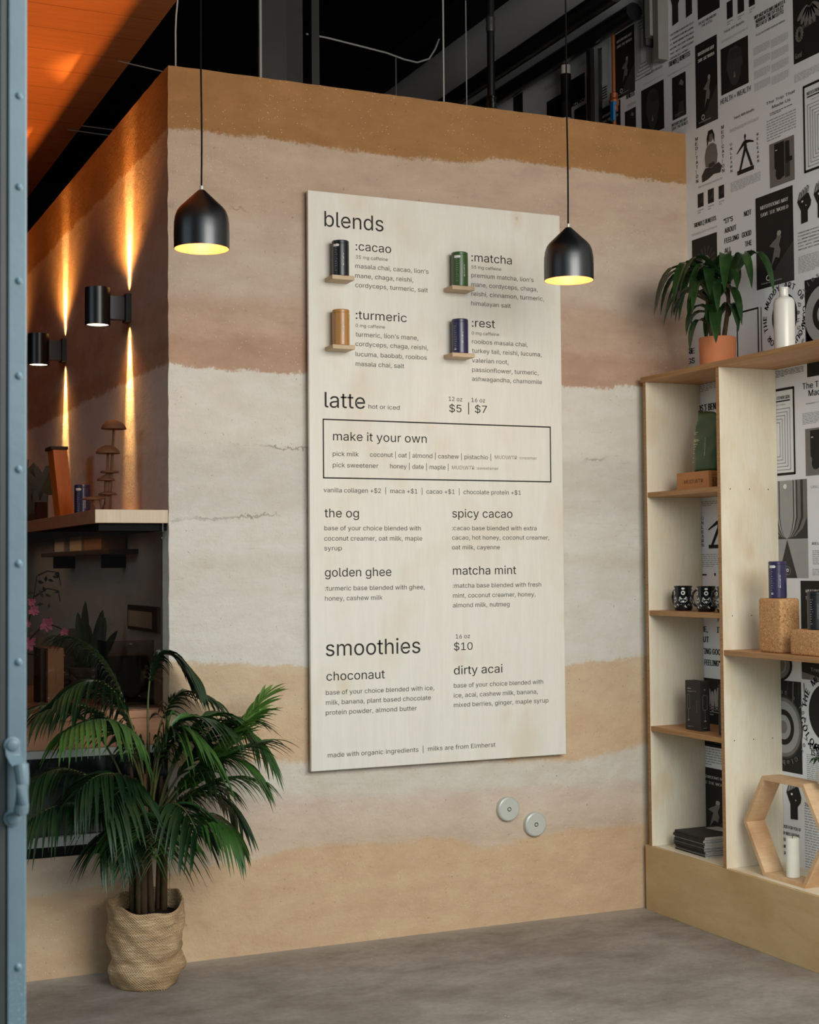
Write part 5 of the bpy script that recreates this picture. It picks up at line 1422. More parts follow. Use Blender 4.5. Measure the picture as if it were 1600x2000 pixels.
# stack of newspapers
ma, mb_ = (1.7, -0.177, 0.29), (1.7, -0.409, 0.28)
mh = (1.7, -0.183, 0.374)[2] - (1.7, -0.181, 0.29)[2]
NM = 24
stack_z = PZ
mw = ma[1] - mb_[1]; md = 0.225
prev = stack_z
r = random.Random(11)
top_i = NM - 1
th = (mh + 0.004) / NM
for i in range(NM):
    dx, dy = r.uniform(-0.004, 0.004), r.uniform(-0.006, 0.006)
    if i < 6: dx, dy = dx + 0.004, dy - 0.004
    lab = 'folded newspaper on the pile at the foot of the narrow bay'
    if i == top_i: lab = 'topmost newspaper of the pile, its corner folded up'
    if i == 0: lab = 'bottom newspaper of the pile, lying on the plinth top'
    t = thing('newspaper', lab, 'newspaper', (1.70 + md / 2 + dx, ma[1] - mw / 2 + dy, stack_z + i * th), 0, 'newspapers in the pile')
    m = MB(); nn = 8; vs = []
    for k in range(nn + 1):                                         # folded edge faces the room, leaves fan a little behind
        q = -PI / 2 + PI * k / nn
        vs.append((-md / 2 + th * 0.5 - th * 0.5 * math.cos(q), th * 0.47 + th * 0.47 * math.sin(q)))
    prof = [(md / 2, 0.0)] + vs + [(md / 2, th * 0.94)]
    pts = [(x, mw / 2, z) for x, z in prof]
    m.prism(pts, (0, -mw, 0))
    m.m = [1 if j < 2 else 0 for j in range(len(m.f))]
    cover = ['page_dark', 'page_dark', 'grey_dark', 'page_dark', 'grey_mid'][r.randrange(5)]
    m.build('folded_sheets', ['page_dark' if i in (top_i,) else cover, 'page_edge'], t)
    if i == top_i:
        fl = MB(); vs = []
        n1 = 7
        for a in range(n1):
            for b in range(2):
                u = a / (n1 - 1)
                vs.append((0.02 + 0.07 * b + 0.01, -mw / 2 + 0.01 + 0.19 * u, th + 0.001 + 0.014 * (1 - u) ** 2 * (0.5 + 0.5 * b)))
        fl.add(vs, [(2 * a, 2 * a + 2, 2 * a + 3, 2 * a + 1) for a in range(n1 - 1)])
        fl.v = fl.v + [(x, y, z - 0.0008) for x, y, z in fl.v]
        k = len(vs); fl.f += [tuple(j + k for j in f[::-1]) for f in fl.f[:]]; fl.m += [0] * (n1 - 1)
        fl.build('turned_sheet', 'page_light', t)
        lp = MB(); Ft = Face((-md / 2, mw / 2, th * 0.95), (0, -1, 0), (1, 0, 0), (0, 0, 1))
        lp.box((-0.03, 0.0, th * 0.945), (0.06, 0.11, th * 0.952)); lp.build('cover_photo', 'grey_dark', t)

# ------------------------------------------------------------------ wide bay: cork blocks and tins
def make_cork(label, x0, y1, w, d, h, z):
    t = thing('cork_block', label, 'block', (x0 + d / 2, y1 - w / 2, z), 0, 'cork yoga blocks')
    b = MB().box((-d / 2, -w / 2, 0), (d / 2, w / 2, h)).build('block', 'cork', t, bevel=0.011, seg=4)
    for p in b.data.polygons: p.use_smooth = True
    return t
c_a, c_b, c_c = (1.69, -0.829, 1.225), (1.69, -0.976, 1.223), (1.69, -1.088, 1.229)
ch = (1.7, -0.966, 1.441)[2] - SZR
cw = c_a[1] - c_b[1]
make_cork('tall cork block standing on end in the wide bay, a purple tin on top', 1.69, c_a[1], cw, 0.10, ch, SZR)
f_a = (1.668, -1.058, 1.222)
fh = (1.668, -1.071, 1.321)[2] - SZR
make_cork('flat cork block lying in the wide bay, a black tin on top', 1.668, f_a[1], 0.23, 0.10, fh, SZR)
make_can('purple tin on top of the tall cork block in the bookshelf', 'can_purple', (1.735, (1.735, -0.903, 1.442)[1], SZR + ch), -0.62, 'tins in the bookshelf', True, True)
make_can('black tin on top of the flat cork block in the bookshelf', 'can_black', (1.720, (1.72, -1.163, 1.319)[1], SZR + fh), -0.62, 'tins in the bookshelf', False, False)

# hexagonal pine frame with a candle in it and a small plant on it
hl, hr = (1.69, -0.836, 0.34), (1.69, -1.098, 0.345)
hs = (hl[1] - hr[1])
hx = thing('hexagon_shelf', 'hexagonal pine box frame standing at the foot of the wide bay', 'hexagon frame', (1.69, (hl[1] + hr[1]) / 2, PZ))
apo = hs * math.sqrt(3) / 2
htop = (1.69, -0.876, 0.708)[2]
kz = (htop - PZ) / (2 * apo)
def hexpt(i, s): 
    q = PI / 3 * i
    return (0, math.cos(q) * s, (apo + math.sin(q) * s) * kz)
tk = 0.019
for i in range(6):
    a, b = hexpt(i, hs), hexpt(i + 1, hs)
    k = (hs - tk * 1.155) / hs
    a2, b2 = hexpt(i, hs * k), hexpt(i + 1, hs * k)
    MB().prism([a, b, b2, a2], (0.095, 0, 0)).build('board', 'pine', hx, bevel=0.001)
cz0 = PZ + tk * kz + 0.001
cpos = (1.821, -0.862, 0.318)
cd_ = thing('candle', 'cream pillar candle standing inside the hexagonal frame', 'candle', (1.733, (1.733, -0.972, 0.346)[1], cz0))
MB().lathe([(0.025, 0), (0.0268, 0.002), (0.0268, 0.155), (0.0255, 0.160), (0.020, 0.1585), (0.010, 0.1555), (0.0, 0.155)], n=36, cap1=False).build('wax', 'wax', cd_, smooth='auto')
MB().tube([(0, 0, 0.154), (0.001, 0, 0.166)], 0.0012, 6).build('wick', 'twig', cd_)
spy = (1.75, -1.131, 0.708)
sp_ = thing('small_plant', 'small leafy plant standing on top of the hexagonal frame', 'plant', (1.75, spy[1] - 0.03, htop + 0.0005))
MB().lathe([(0.026, 0), (0.030, 0.004), (0.034, 0.045), (0.034, 0.05), (0.030, 0.05), (0.030, 0.042), (0, 0.042)], n=28, cap1=False).build('pot', 'ceramic', sp_, smooth='auto')
r = random.Random(3)
for i in range(12):
    q = 2 * PI * i / 12 + r.uniform(-0.2, 0.2); L = r.uniform(0.05, 0.085)
    pts = [(math.cos(q) * L * u, math.sin(q) * L * u, 0.043 + 0.06 * math.sin(u * 2.4)) for u in [0, .25, .5, .75, 1]]
    MB().blade(pts, [0.004, 0.018, 0.024, 0.018, 0.002], (-math.sin(q), math.cos(q), 0), 0.2).build('leaf', 'leaf', sp_, smooth=True)

# ------------------------------------------------------------------ on top of the bookshelf
dp = (1.79, -0.441, 2.498)
PX_, PYY = 1.79, dp[1]
dr = thing('potted_dracaena', 'bushy dracaena with arching glossy leaves in a terracotta pot on the bookshelf', 'plant', (PX_, PYY, SZT))
pr0 = 0.082
ph = (1.72, -0.54, 2.589)[2] - SZT
MB().lathe([(pr0 * 0.93, 0), (pr0 * 0.95, 0.002), (pr0, ph - 0.002), (pr0 - 0.002, ph), (pr0 - 0.012, ph), (pr0 - 0.014, ph - 0.025), (0, ph - 0.025)], n=48, cap1=False).build('pot', 'terracotta', dr, smooth='auto')
MB().lathe([(pr0 - 0.015, ph - 0.03), (pr0 - 0.015, ph - 0.022), (0.02, ph - 0.016), (0, ph - 0.016)], n=24, cap1=False).build('soil', 'soil', dr, smooth=True)
r = random.Random(21)
crowns = [((-0.01, 0.02), 0.16), ((0.0, -0.085), 0.235), ((-0.02, 0.04), 0.25), ((0.0, -0.01), 0.10)]
for (c, hgt) in crowns:
    MB().tube([(c[0] * 0.5, c[1] * 0.5, ph - 0.03), (c[0], c[1], ph + hgt * 0.55), (c[0], c[1], ph + hgt)], [0.011, 0.010, 0.008], 10).build('cane', 'cane', dr, smooth=True)
def strap(c, z0, az, L, rise, w, mat, droop=1.0):
    pts, ws = [], []
    n = 11
    dirx, diry = math.cos(az), math.sin(az)
    for i in range(n):
        u = i / (n - 1)
        rad = L * (0.62 * u + 0.10 * math.sin(u * PI) )
        zz_ = rise * math.sin(min(1, u * 1.7) * PI / 2) - droop * L * 0.95 * max(0, u - 0.32) ** 1.65
        pts.append((c[0] + dirx * rad, c[1] + diry * rad, z0 + zz_))
        ws.append(w * (0.35 + 0.65 * math.sin(min(1, u * 1.6 + 0.15) * PI / 2)) * (1 - max(0, (u - 0.55) / 0.45) ** 2.2) + 0.001)
    return MB().blade(pts, ws, (-diry, dirx, 0), 0.22).build('leaf', mat, dr, smooth=True)
# leaves named by the way they point: azimuth measured from +X (into the wall) towards +Y (the earth wall)
spec = []
for (ci, n, L, rise, w) in [(2, 14, 0.40, 0.10, 0.048), (1, 15, 0.42, 0.11, 0.050), (0, 12, 0.34, 0.09, 0.046), (3, 8, 0.27, 0.05, 0.042)]:
    c, hgt = crowns[ci]
    for i in range(n):
        az = 2 * PI * i / n + ci * 0.5 + r.uniform(-0.22, 0.22)
        k = r.uniform(0.82, 1.12)
        if math.cos(az) > 0.35: k *= 0.42                          # towards the wall they stay short
        strap(c, ph + hgt - 0.01, az, L * k, rise * r.uniform(0.75, 1.25), w * r.uniform(0.85, 1.1), 'leaf', r.uniform(0.85, 1.15))
strap((-0.03, 0.0), ph + 0.05, PI * 1.02, 0.20, 0.03, 0.045, 'leaf', 1.5)
strap((-0.03, -0.03), ph + 0.06, PI * 1.30, 0.26, 0.05, 0.055, 'leaf', 1.25)
strap((0.0, 0.02), ph + 0.25, 2.2, 0.10, 0.075, 0.022, 'leaf_dry', 0.3)

bt_ = (1.76, -0.945, 2.481)
bo = thing('bottle', 'tall pale glazed bottle beside the dracaena on the bookshelf', 'bottle', (1.76, bt_[1], SZT))
btop = (1.76, -0.938, 2.725)[2] - SZT
MB().lathe([(0.040, 0), (0.0435, 0.004), (0.0435, btop - 0.068), (0.041, btop - 0.054), (0.034, btop - 0.045), (0.022, btop - 0.040), (0.0185, btop - 0.035), (0.0180, btop - 0.008), (0.0195, btop - 0.005), (0.0185, btop), (0.013, btop), (0.013, btop - 0.02), (0, btop - 0.02)], n=44, cap1=False).build('body', 'ceramic', bo, smooth='auto')

# ================================================================== SERVING OPENING ON THE LEFT
LZ1, LZ0 = 1.822, 1.768
LX = -0.888
lg = thing('wall_ledge', 'thick wooden ledge fixed along the lamp lit side of the earth wall', 'shelf', (XL, 0, LZ0))
b = MB().box((LX - XL, 0.004, 0.0), (-0.0005, 4.2, LZ1 - LZ0))
b.m = [0, 0, 1, 0, 0, 0]
b.build('plank', ['counter_wood', 'end_grain'], lg, bevel=0.002)
MB().box((LX - XL + 0.02, 0.03, -0.030), (-0.002, 4.15, -0.0005)).build('steel_rail', 'black_soft', lg)
MB().tube([(-0.022, 0.012, -0.0005), (-0.022, 0.012, -0.035)], 0.003, 8).build('pin', 'chrome', lg)

# mushroom sculpture
mx = (-0.752, 0.42, 1.849)
ms = thing('mushroom_sculpture', 'rust brown cluster of slender mushrooms standing on the wooden ledge', 'sculpture', (mx[0], 0.42, LZ1))
def mush(x, y, z0, z1, R, hgt, flat=False, stem=0.007, bx=None):
    bx = x if bx is None else bx
    MB().tube([(bx, y, z0), ((bx * 0.4 + x * 0.6), y, z0 + (z1 - z0) * 0.5), (x, y, z1)], [stem * 1.25, stem, stem * 0.85], 10).build('stem', 'clay', ms, smooth=True)
    if flat: prof = [(0.004, -0.004), (R * 0.97, -0.002), (R, 0.002), (R * 0.9, 0.006), (R * 0.4, hgt * 0.6), (0.002, hgt)]
    else: prof = [(0.004, 0.006), (R * 0.85, 0.0), (R, -0.002), (R * 0.99, 0.003), (R * 0.86, hgt * 0.42), (R * 0.58, hgt * 0.78), (R * 0.25, hgt * 0.96), (0.002, hgt)]
    MB().lathe(prof, (x, y, z1), 28).build('cap', 'clay', ms, smooth='auto')
S = 2.38e-3 * 0.94                                                     # metres in one picture pixel at this distance
def mpx(u, v): return ((u - 207) * S, (995 - v) * S + 0.0)
for (u, v, R, hgt, flat, stem, bu) in [(222, 833, 24, 17, False, 0.0062, 212), (211, 880, 23, 15, False, 0.0065, 208), (214, 917, 18, 4, True, 0.006, 212), (207, 932, 17, 12, True, 0.008, 208), (211, 959, 18, 9, True, 0.013, 206)]:
    x, z = mpx(u, v)
    mush(x, 0.0 if v < 940 else 0.004, 0.0, z, R * S, hgt * S, flat, stem, mpx(bu, 995)[0])
x, z = mpx(180, 970)
MB().tube([(-0.022, -0.01, 0), (-0.045, -0.012, 0.02), (x, -0.012, z)], [0.006, 0.005, 0.0045], 10).build('stem', 'clay', ms, smooth=True)
MB().lathe([(0.004, -0.002), (0.040, 0), (0.041, 0.004), (0.03, 0.010), (0.002, 0.014)], (x, -0.012, z), 28).build('cap', 'clay', ms, smooth='auto')
x, z = mpx(198, 966)
MB().tube([(-0.012, 0.02, 0), (x, 0.02, z)], [0.006, 0.0045], 10).build('stem', 'clay', ms, smooth=True)
MB().lathe([(0.004, -0.002), (0.036, 0), (0.037, 0.004), (0.02, 0.010), (0.002, 0.012)], (x, 0.02, z), 28).build('cap', 'clay', ms, smooth='auto')

cpx = (-0.732, 1, 1.884)
make_can('purple tin on the wooden ledge behind the mushroom sculpture', 'can_purple', (cpx[0], 1.0, LZ1), -0.1, None, True, False)

# leaning orange wooden block with a cap
wl = (-0.765, 1.35, 1.861); wr = (-0.696, 1.35, 1.861); wt0 = (-0.802, 1.35, 2.163); wt1 = (-0.733, 1.35, 2.154)
wb = thing('wooden_block', 'orange stained wooden block leaning on the ledge beside the purple tin', 'block', ((wl[0] + wr[0]) / 2, 1.35, LZ1))
cx0 = (wl[0] + wr[0]) / 2
hz_ = wt0[2] - LZ1
MB().prism([(wl[0] - cx0, 0, 0), (wr[0] - cx0, 0, 0), (wt1[0] - cx0, 0, hz_), (wt0[0] - cx0, 0, hz_)], (0, 0.14, 0)).build('slab', 'orange_wood', wb, bevel=0.002)
MB().prism([(wt0[0] - cx0 - 0.012, -0.006, hz_ + 0.0005), (wt1[0] - cx0 + 0.004, -0.006, hz_ + 0.0005), (wt1[0] - cx0 + 0.004, -0.006, hz_ + 0.016), (wt0[0] - cx0 - 0.012, -0.006, hz_ + 0.016)], (0, 0.15, 0)).build('cap', 'frame_dark', wb, bevel=0.002)
# cream cylinder and small brown blocks behind it
q = (-0.727, 1.75, 1.915)
cc = thing('candle', 'cream pillar candle on the ledge left of the orange wooden block', 'candle', (q[0], 1.75, LZ1))
MB().lathe([(0.024, 0.0), (0.024, 0.135), (0.021, 0.139), (0, 0.137)], n=24, cap1=False).build('wax', 'note_paper', cc, smooth='auto')
MB().tube([(0, 0, 0.136), (0, 0, 0.146)], 0.0012, 6).build('wick', 'twig', cc)
q = (-0.74, 1.95, 1.923)
tag(MB().box((q[0] - 0.03, 1.95, LZ1), (q[0] + 0.022, 2.03, LZ1 + 0.115)).build('wood_offcut', 'frame_dark', bevel=0.003), 'dark brown wooden offcut on the ledge beside the cream candle', 'block')
# monstera leaf plant in a round dark pot
q = (-0.728, 2.35, 1.94)
mo = thing('monstera', 'dark split leaf plant in a grey bowl at the far end of the ledge', 'plant', (q[0], 2.35, LZ1))
MB().lathe([(0.05, 0), (0.085, 0.02), (0.10, 0.06), (0.095, 0.10), (0.082, 0.118), (0.074, 0.112), (0.08, 0.09), (0, 0.09)], n=32, cap1=False).build('bowl', 'stone', mo, smooth='auto')
def split_leaf(cx, cz, s, tilt, y):
    """heart shaped leaf cut into fingers along both sides"""
    pts = []
    half = [(0.0, -0.45), (0.16, -0.52), (0.34, -0.46), (0.46, -0.32), (0.28, -0.26), (0.52, -0.14), (0.54, -0.02), (0.26, -0.04), (0.52, 0.12), (0.47, 0.24), (0.22, 0.16), (0.38, 0.36), (0.30, 0.44), (0.14, 0.34), (0.14, 0.52), (0.0, 0.62)]
    full = half + [(-a, b) for a, b in half[-2:0:-1]]
    c, sn = math.cos(tilt), math.sin(tilt)
    out = [(cx + (a * c - b * sn) * s, y + 0.03 * (abs(a) * s * 3), cz + (a * sn + b * c) * s) for a, b in full]
    mid0 = (cx, y, cz)
    vs = [mid0] + out; n = len(out)
    m = MB().add(vs, [(0, 1 + i, 1 + (i + 1) % n) for i in range(n)])
    o = m.build('leaf', 'monstera', mo, smooth=False)
    sd = o.modifiers.new('thickness', 'SOLIDIFY'); sd.thickness = 0.0015
    MB().tube([(0, 0, 0.08), (cx * 0.5, y * 0.5 - 0.01, 0.08 + (cz - 0.08) * 0.6), (cx, y, cz - 0.3 * s)], 0.0035, 8).build('leaf_stalk', 'monstera', mo, smooth=True)
k = 2.55e-3
for (u, v, s, tl, yy) in [(78, 905, 0.23, -0.45, -0.06), (50, 920, 0.24, 0.5, -0.02), (68, 955, 0.20, -1.1, -0.10), (40, 880, 0.20, 0.9, 0.02)]:
    split_leaf((u - 62) * k, (985 - v) * k, s, tl, yy)

# ------------------------------------------------------------------ serving counter behind the low wall
CTZ = 1.017
ct = thing('serving_counter', 'low wooden serving counter with a dark glass front left of the menu wall', 'counter', (-2.5, 0, 0.466))
OX = 2.5; OZ = -0.466
def cpart(name, a, b, mat, bev=0.002): return MB().box((a[0] + OX, a[1], a[2] + OZ), (b[0] + OX, b[1], b[2] + OZ)).build(name, mat, ct, bevel=bev)
cpart('countertop', (-5.5, 0.02, CTZ - 0.03), (XL - 0.002, 1.55, CTZ), 'counter_wood')
cpart('front_board', (-5.5, 0.025, 0.879), (XL - 0.002, 0.06, CTZ - 0.0305), 'counter_wood')
cpart('upper_rail', (-5.5, 0.0, 0.849), (XL - 0.002, 0.05, 0.8785), 'white_paint')
cpart('glass_front', (-5.5, 0.02, 0.545), (XL - 0.002, 0.03, 0.849), 'glass_black', 0)
cpart('lower_rail', (-5.5, 0.0, 0.506), (XL - 0.002, 0.05, 0.545), 'white_paint')
cpart('base_rail', (-5.5, 0.004, 0.4665), (XL - 0.002, 0.06, 0.506), 'black_soft')
cpart('carcass', (-5.5, 0.065, 0.4665), (XL - 0.002, 1.5, CTZ - 0.031), 'black_soft', 0)

gs = MB().box((-3.2, 0.095, CTZ + 0.0005), (XL - 0.003, 0.101, LZ0 - 0.034)).build('glass_screen', 'pane')
tag(gs, 'clear glass screen between the counter and the wooden ledge', 'glass screen')

# framed note on the inner wall
na, nb = (-0.591, 0.661, 1.414), (-0.591, 0.128, 1.329)
nt = thing('framed_note', 'small cream sheet in a dark holder on the wall above the counter', 'sign', (XL, (na[1] + nb[1]) / 2, nb[2]))
ny = (na[1] - nb[1]) / 2; nz = na[2] - nb[2]
MB().box((-0.012, -ny, -0.01), (-0.001, ny, nz + 0.012)).build('holder', 'frame_dark', nt, bevel=0.001)
MB().box((-0.0135, -ny * 0.62, 0.004), (-0.0122, ny * 0.92, nz - 0.012)).build('sheet', 'note_paper', nt)
for yy in (-ny * 0.85, ny * 0.85): MB().lathe([(0.003, 0), (0.003, 0.002), (0.0, 0.003)], (0, 0, 0), 10).build('stud', 'chrome', nt).location = (-0.013, yy, nz + 0.004)

# clear display case standing on the counter
dc0, dc1 = (-0.794, 0.3, 1.289), (-0.571, 0.3, 1.046)
dc = thing('display_case', 'clear acrylic display case standing on the counter behind the palm', 'case', ((dc0[0] + dc1[0]) / 2, 0.30, CTZ))
dw = abs(dc1[0] - dc0[0]) / 2
MB().box((-dw, -0.06, 0), (dw, 0.10, 0.012)).build('base', 'frame_dark', dc)
MB().box((-dw, -0.06, 0.0125), (dw, -0.057, 0.27)).box((-dw, -0.055, 0.0125), (-dw + 0.003, 0.10, 0.27)).box((dw - 0.003, -0.055, 0.0125), (dw, 0.10, 0.27)).build('panes', 'pane', dc)
MB().box((-dw * 0.8, 0.0, 0.0125), (dw * 0.75, 0.09, 0.20)).build('contents', 'frame_dark', dc, bevel=0.004)

# snake plant in a dark pot
sx = (-0.763, 0.75, 1.088)
sn_ = thing('snake_plant', 'dark snake plant with upright sword leaves on the counter', 'plant', (sx[0], 0.75, CTZ))
MB().lathe([(0.06, 0), (0.075, 0.005), (0.082, 0.13), (0.076, 0.135), (0.072, 0.12), (0, 0.12)], n=32, cap1=False).build('pot', 'stone', sn_, smooth='auto')
r = random.Random(8)
k = 2.30e-3
for (u, v, w) in [(166, 1148, 0.050), (151, 1168, 0.045), (196, 1165, 0.048), (181, 1195, 0.045), (207, 1180, 0.05), (176, 1230, 0.05), (225, 1205, 0.045), (140, 1225, 0.04)]:
    x1 = (u - 172) * k * 1.05; z1 = (1330 - v) * k * 1.02
    x0 = x1 * 0.35
    yy = r.uniform(-0.03, 0.03)
    pts = [(x0 + (x1 - x0) * q ** 1.2, yy * (1 + q), 0.115 + (z1 - 0.115) * q) for q in [0, .2, .4, .6, .8, .93, 1]]
    MB().blade(pts, [w * .55, w * .8, w, w, w * .75, w * .4, 0.001], (1, r.uniform(-0.5, 0.5), 0), 0.18).build('leaf', 'snake', sn_, smooth=True)

# cardboard box and the vase of pink blossom
bx0, bx1 = (-0.982, 0.5, 1.081), (-0.914, 0.5, 1.078)
bxx = thing('cardboard_box', 'upright brown cardboard box on the counter under the pink blossom', 'box', ((bx0[0] + bx1[0]) / 2 , 0.58, CTZ), 0)
bxh = (-0.946, 0.5, 1.25)[2] - CTZ
bww = (bx1[0] - bx0[0]) / 2
MB().box((-bww, -0.08, 0), (bww, 0.10, bxh)).build('box', 'card', bxx, bevel=0.002)
MB().box((-bww * 1.7, -0.04, 0), (-bww - 0.001, 0.12, bxh * 0.995)).build('side_flap', 'frame_dark', bxx, bevel=0.002)
pmx = MB(); Fb = Face((-bww, -0.0803, 0), (1, 0, 0), (0, 0, 1), (0, -1, 0))
for q in range(8): Fb.rect(pmx, bww * 0.98, bxh * (0.38 + 0.035 * q), bww * 1.04, bxh * (0.40 + 0.035 * q), 0, 0)
pmx.build('print_mark', 'kraft_print', bxx)

vx = (-1.079, 0.62, 1.109)
vx = (vx[0] - 0.07, vx[1], vx[2])
vs_ = thing('blossom_vase', 'vase of pink blossom branches beside the blue door', 'flowers', (vx[0], 0.62, CTZ))
MB().lathe([(0.05, 0), (0.065, 0.01), (0.07, 0.10), (0.045, 0.18), (0.03, 0.20), (0.034, 0.215), (0.028, 0.215), (0.025, 0.2), (0, 0.2)], n=32, cap1=False).build('vase', 'stone', vs_, smooth='auto')
kk = 2.28e-3
def vp_(u, v, y=0.0): return ((u - 38) * kk + 0.07, y, (1338 - v) * kk)
twigs = [[(38, 1245), (55, 1190), (66, 1140), (72, 1100)], [(38, 1245), (62, 1215), (88, 1190), (95, 1180)], [(38, 1245), (70, 1250), (85, 1245)], [(38, 1245), (48, 1225), (52, 1222)], [(66, 1140), (90, 1125), (112, 1130), (116, 1150)], [(72, 1100), (90, 1092), (112, 1095), (117, 1120)], [(38, 1245), (50, 1170), (55, 1165)], [(88, 1190), (112, 1200), (120, 1205)]]
for tw in twigs:
    n = len(tw)
    MB().tube([vp_(u, v, 0.01 * i) for i, (u, v) in enumerate(tw)], [0.0035 - 0.0022 * i / n for i in range(n)], 7).build('branch', 'twig', vs_, smooth=True)
for (u, v, s) in [(86, 1192, 1.25), (53, 1228, 1.25), (78, 1248, 1.1), (62, 1165, 0.9), (58, 1150, 0.7), (118, 1208, 0.8), (112, 1250, 0.7), (51, 1190, 0.6)]:
    fb = MB(); c = Vector(vp_(u, v, -0.012)); r2 = random.Random(int(u * v))
    for i in range(8):
        q = 2 * PI * i / 8 + r2.uniform(-0.3, 0.3)
        d = Vector((math.cos(q), -0.55 + r2.uniform(-0.3, 0.3), math.sin(q) - 0.15)).normalized()
        L = 0.030 * s * r2.uniform(0.8, 1.15)
        sd = d.cross(Vector((0, -1, 0.2))).normalized()
        pts = [c + d * L * t_ + Vector((0, -0.006 * t_, 0)) for t_ in (0, .35, .7, 1)]
        fb.blade(pts, [0.004 * s, 0.013 * s, 0.015 * s, 0.004 * s], sd, 0.25)
    fb.build('blossom', 'petal', vs_, smooth=True)
for i in range(16):
    r2 = random.Random(50 + i)
    u, v = r2.uniform(60, 115), r2.uniform(1095, 1160)
    c = Vector(vp_(u, v, r2.uniform(-0.01, 0.03))); q = r2.uniform(0, 2 * PI)
    d = Vector((math.cos(q), -0.3, math.sin(q))).normalized()
    MB().blade([c, c + d * 0.012, c + d * 0.026], [0.004, 0.014, 0.002], d.cross(Vector((0, -1, 0))), 0.2).build('leaf', 'monstera', vs_, smooth=True)
q = (-0.726, 1.1, 1.337)
tag(MB().lathe([(0.10, 0), (0.13, 0.04), (0.135, 0.10), (0.11, 0.20), (0.07, 0.26), (0.03, 0.285), (0, 0.29)], n=20, cap1=False).build('stone_ornament', 'stone', loc=(q[0] - 0.02, 1.15, CTZ), smooth=True), 'rounded grey stone ornament on the counter behind the snake plant', 'ornament')

# wall shelf with cartons, under the ledge
wa, wbq = (-0.7, 0.503, 1.669), (-0.7, 2.111, 1.685)
sh = thing('wall_shelf', 'short dark wooden shelf on the wall under the ledge, behind the glass', 'shelf', (XL, (wa[1] + wbq[1]) / 2, wa[2] - 0.02))
sl = (wbq[1] - wa[1]) / 2
MB().box((-0.13, -sl, 0), (-0.001, sl, 0.022)).build('board', 'frame_dark', sh, bevel=0.002)
for yy in (-sl * 0.7, sl * 0.7): MB().box((-0.11, yy - 0.01, -0.06), (-0.001, yy + 0.01, -0.0005)).build('bracket', 'black_soft', sh)
for (f0, f1, hgt, mat, lab) in [(-0.75, -0.30, 0.075, 'card', 'low brown carton on the small wall shelf, nearest the corner'), (-0.22, 0.12, 0.10, 'note_paper', 'cream carton on the small wall shelf, middle one'), (0.30, 0.60, 0.10, 'page_edge', 'grey white carton on the small wall shelf, furthest from the corner')]:
    y0, y1 = sh.location.y + f0 * sl, sh.location.y + f1 * sl
    tag(MB().box((XL - 0.12, y0, wa[2] + 0.0025), (XL - 0.01, y1, wa[2] + 0.0025 + hgt)).build('carton', mat, bevel=0.002), lab, 'box', 'cartons on the wall shelf')

# ================================================================== KENTIA PALM IN A BURLAP SACK
PCX, PCY = -0.742, -0.215
pm_ = thing('potted_palm', 'large kentia palm in a burlap sack pot at the corner of the earth wall', 'plant', (PCX, PCY, 0))
def sack():
    r = random.Random(13); n, nv = 64, 30
    H = 0.315; vs = []
    for j in range(nv + 1):
        v = j / nv
        for i in range(n):
            t = 2 * PI * i / n
            R = 0.133 + 0.007 * math.sin(v * PI) - 0.010 * (1 - v) ** 4 + 0.003 * v
            fold = 0.006 * math.sin(3 * t + 9 * v) * (1 - v) + 0.0045 * math.sin(5 * t - 14 * v + 1) + 0.003 * math.sin(9 * t + 22 * v)
            cuff = 0.007 if v > 0.66 + 0.015 * math.sin(2 * t + 1) else 0.0
            crease = cuff - 0.010 * math.exp(-((v - 0.36 - 0.05 * math.sin(t * 1 + 0.6)) / 0.045) ** 2) - 0.006 * math.exp(-((v - 0.74 + 0.02 * math.sin(2 * t)) / 0.03) ** 2)
            slump = 0.012 * math.exp(-((v - 0.20 - 0.04 * math.sin(t + 0.5)) / 0.09) ** 2)
            rr = R + fold + crease + slump
            top = (0.018 * math.sin(t + 0.1) + 0.010 * math.sin(2 * t + 1.0) + 0.005 * math.sin(7 * t)) * v ** 3
            vs.append((rr * math.cos(t), rr * math.sin(t) * 0.98, H * v + top + (0 if j else 0)))
    # inner lip
    for i in range(n):
        x, y, z = vs[nv * n + i]; vs.append((x * 0.955, y * 0.955, z - 0.003))
    for i in range(n):
        x, y, z = vs[nv * n + i]; vs.append((x * 0.94, y * 0.94, z - 0.07))
    fs = [(j * n + i, j * n + (i + 1) % n, (j + 1) * n + (i + 1) % n, (j + 1) * n + i) for j in range(nv + 2) for i in range(n)]
    fs.append(tuple(range(n))[::-1])
    return MB().add(vs, fs)
sack().build('sack', 'burlap', pm_, smooth=True)
MB().lathe([(0.127, 0.24), (0.127, 0.262), (0.06, 0.272), (0, 0.272)], n=32, cap1=False).build('soil', 'soil', pm_, smooth=True)
r = random.Random(2)
stems = [(-0.045, 0.02, -0.05, 0.85), (-0.015, -0.03, -0.01, 0.80), (0.0, 0.03, 0.02, 0.95), (0.02, -0.01, 0.0, 0.70), (0.072, 0.01, 0.085, 0.72), (0.058, 0.03, 0.07, 0.78), (-0.03, -0.02, -0.03, 0.66)]
for (x, y, x1, zt) in stems:
    lean = x1 - x
    MB().tube([(x, y, 0.255), (x + lean * 0.3, y, 0.255 + (zt - 0.255) * 0.35), (x + lean * 0.7, y, 0.255 + (zt - 0.255) * 0.7), (x1, y, zt)], [0.015, 0.012, 0.009, 0.006], 10).build('trunk', 'cane', pm_, smooth=True)

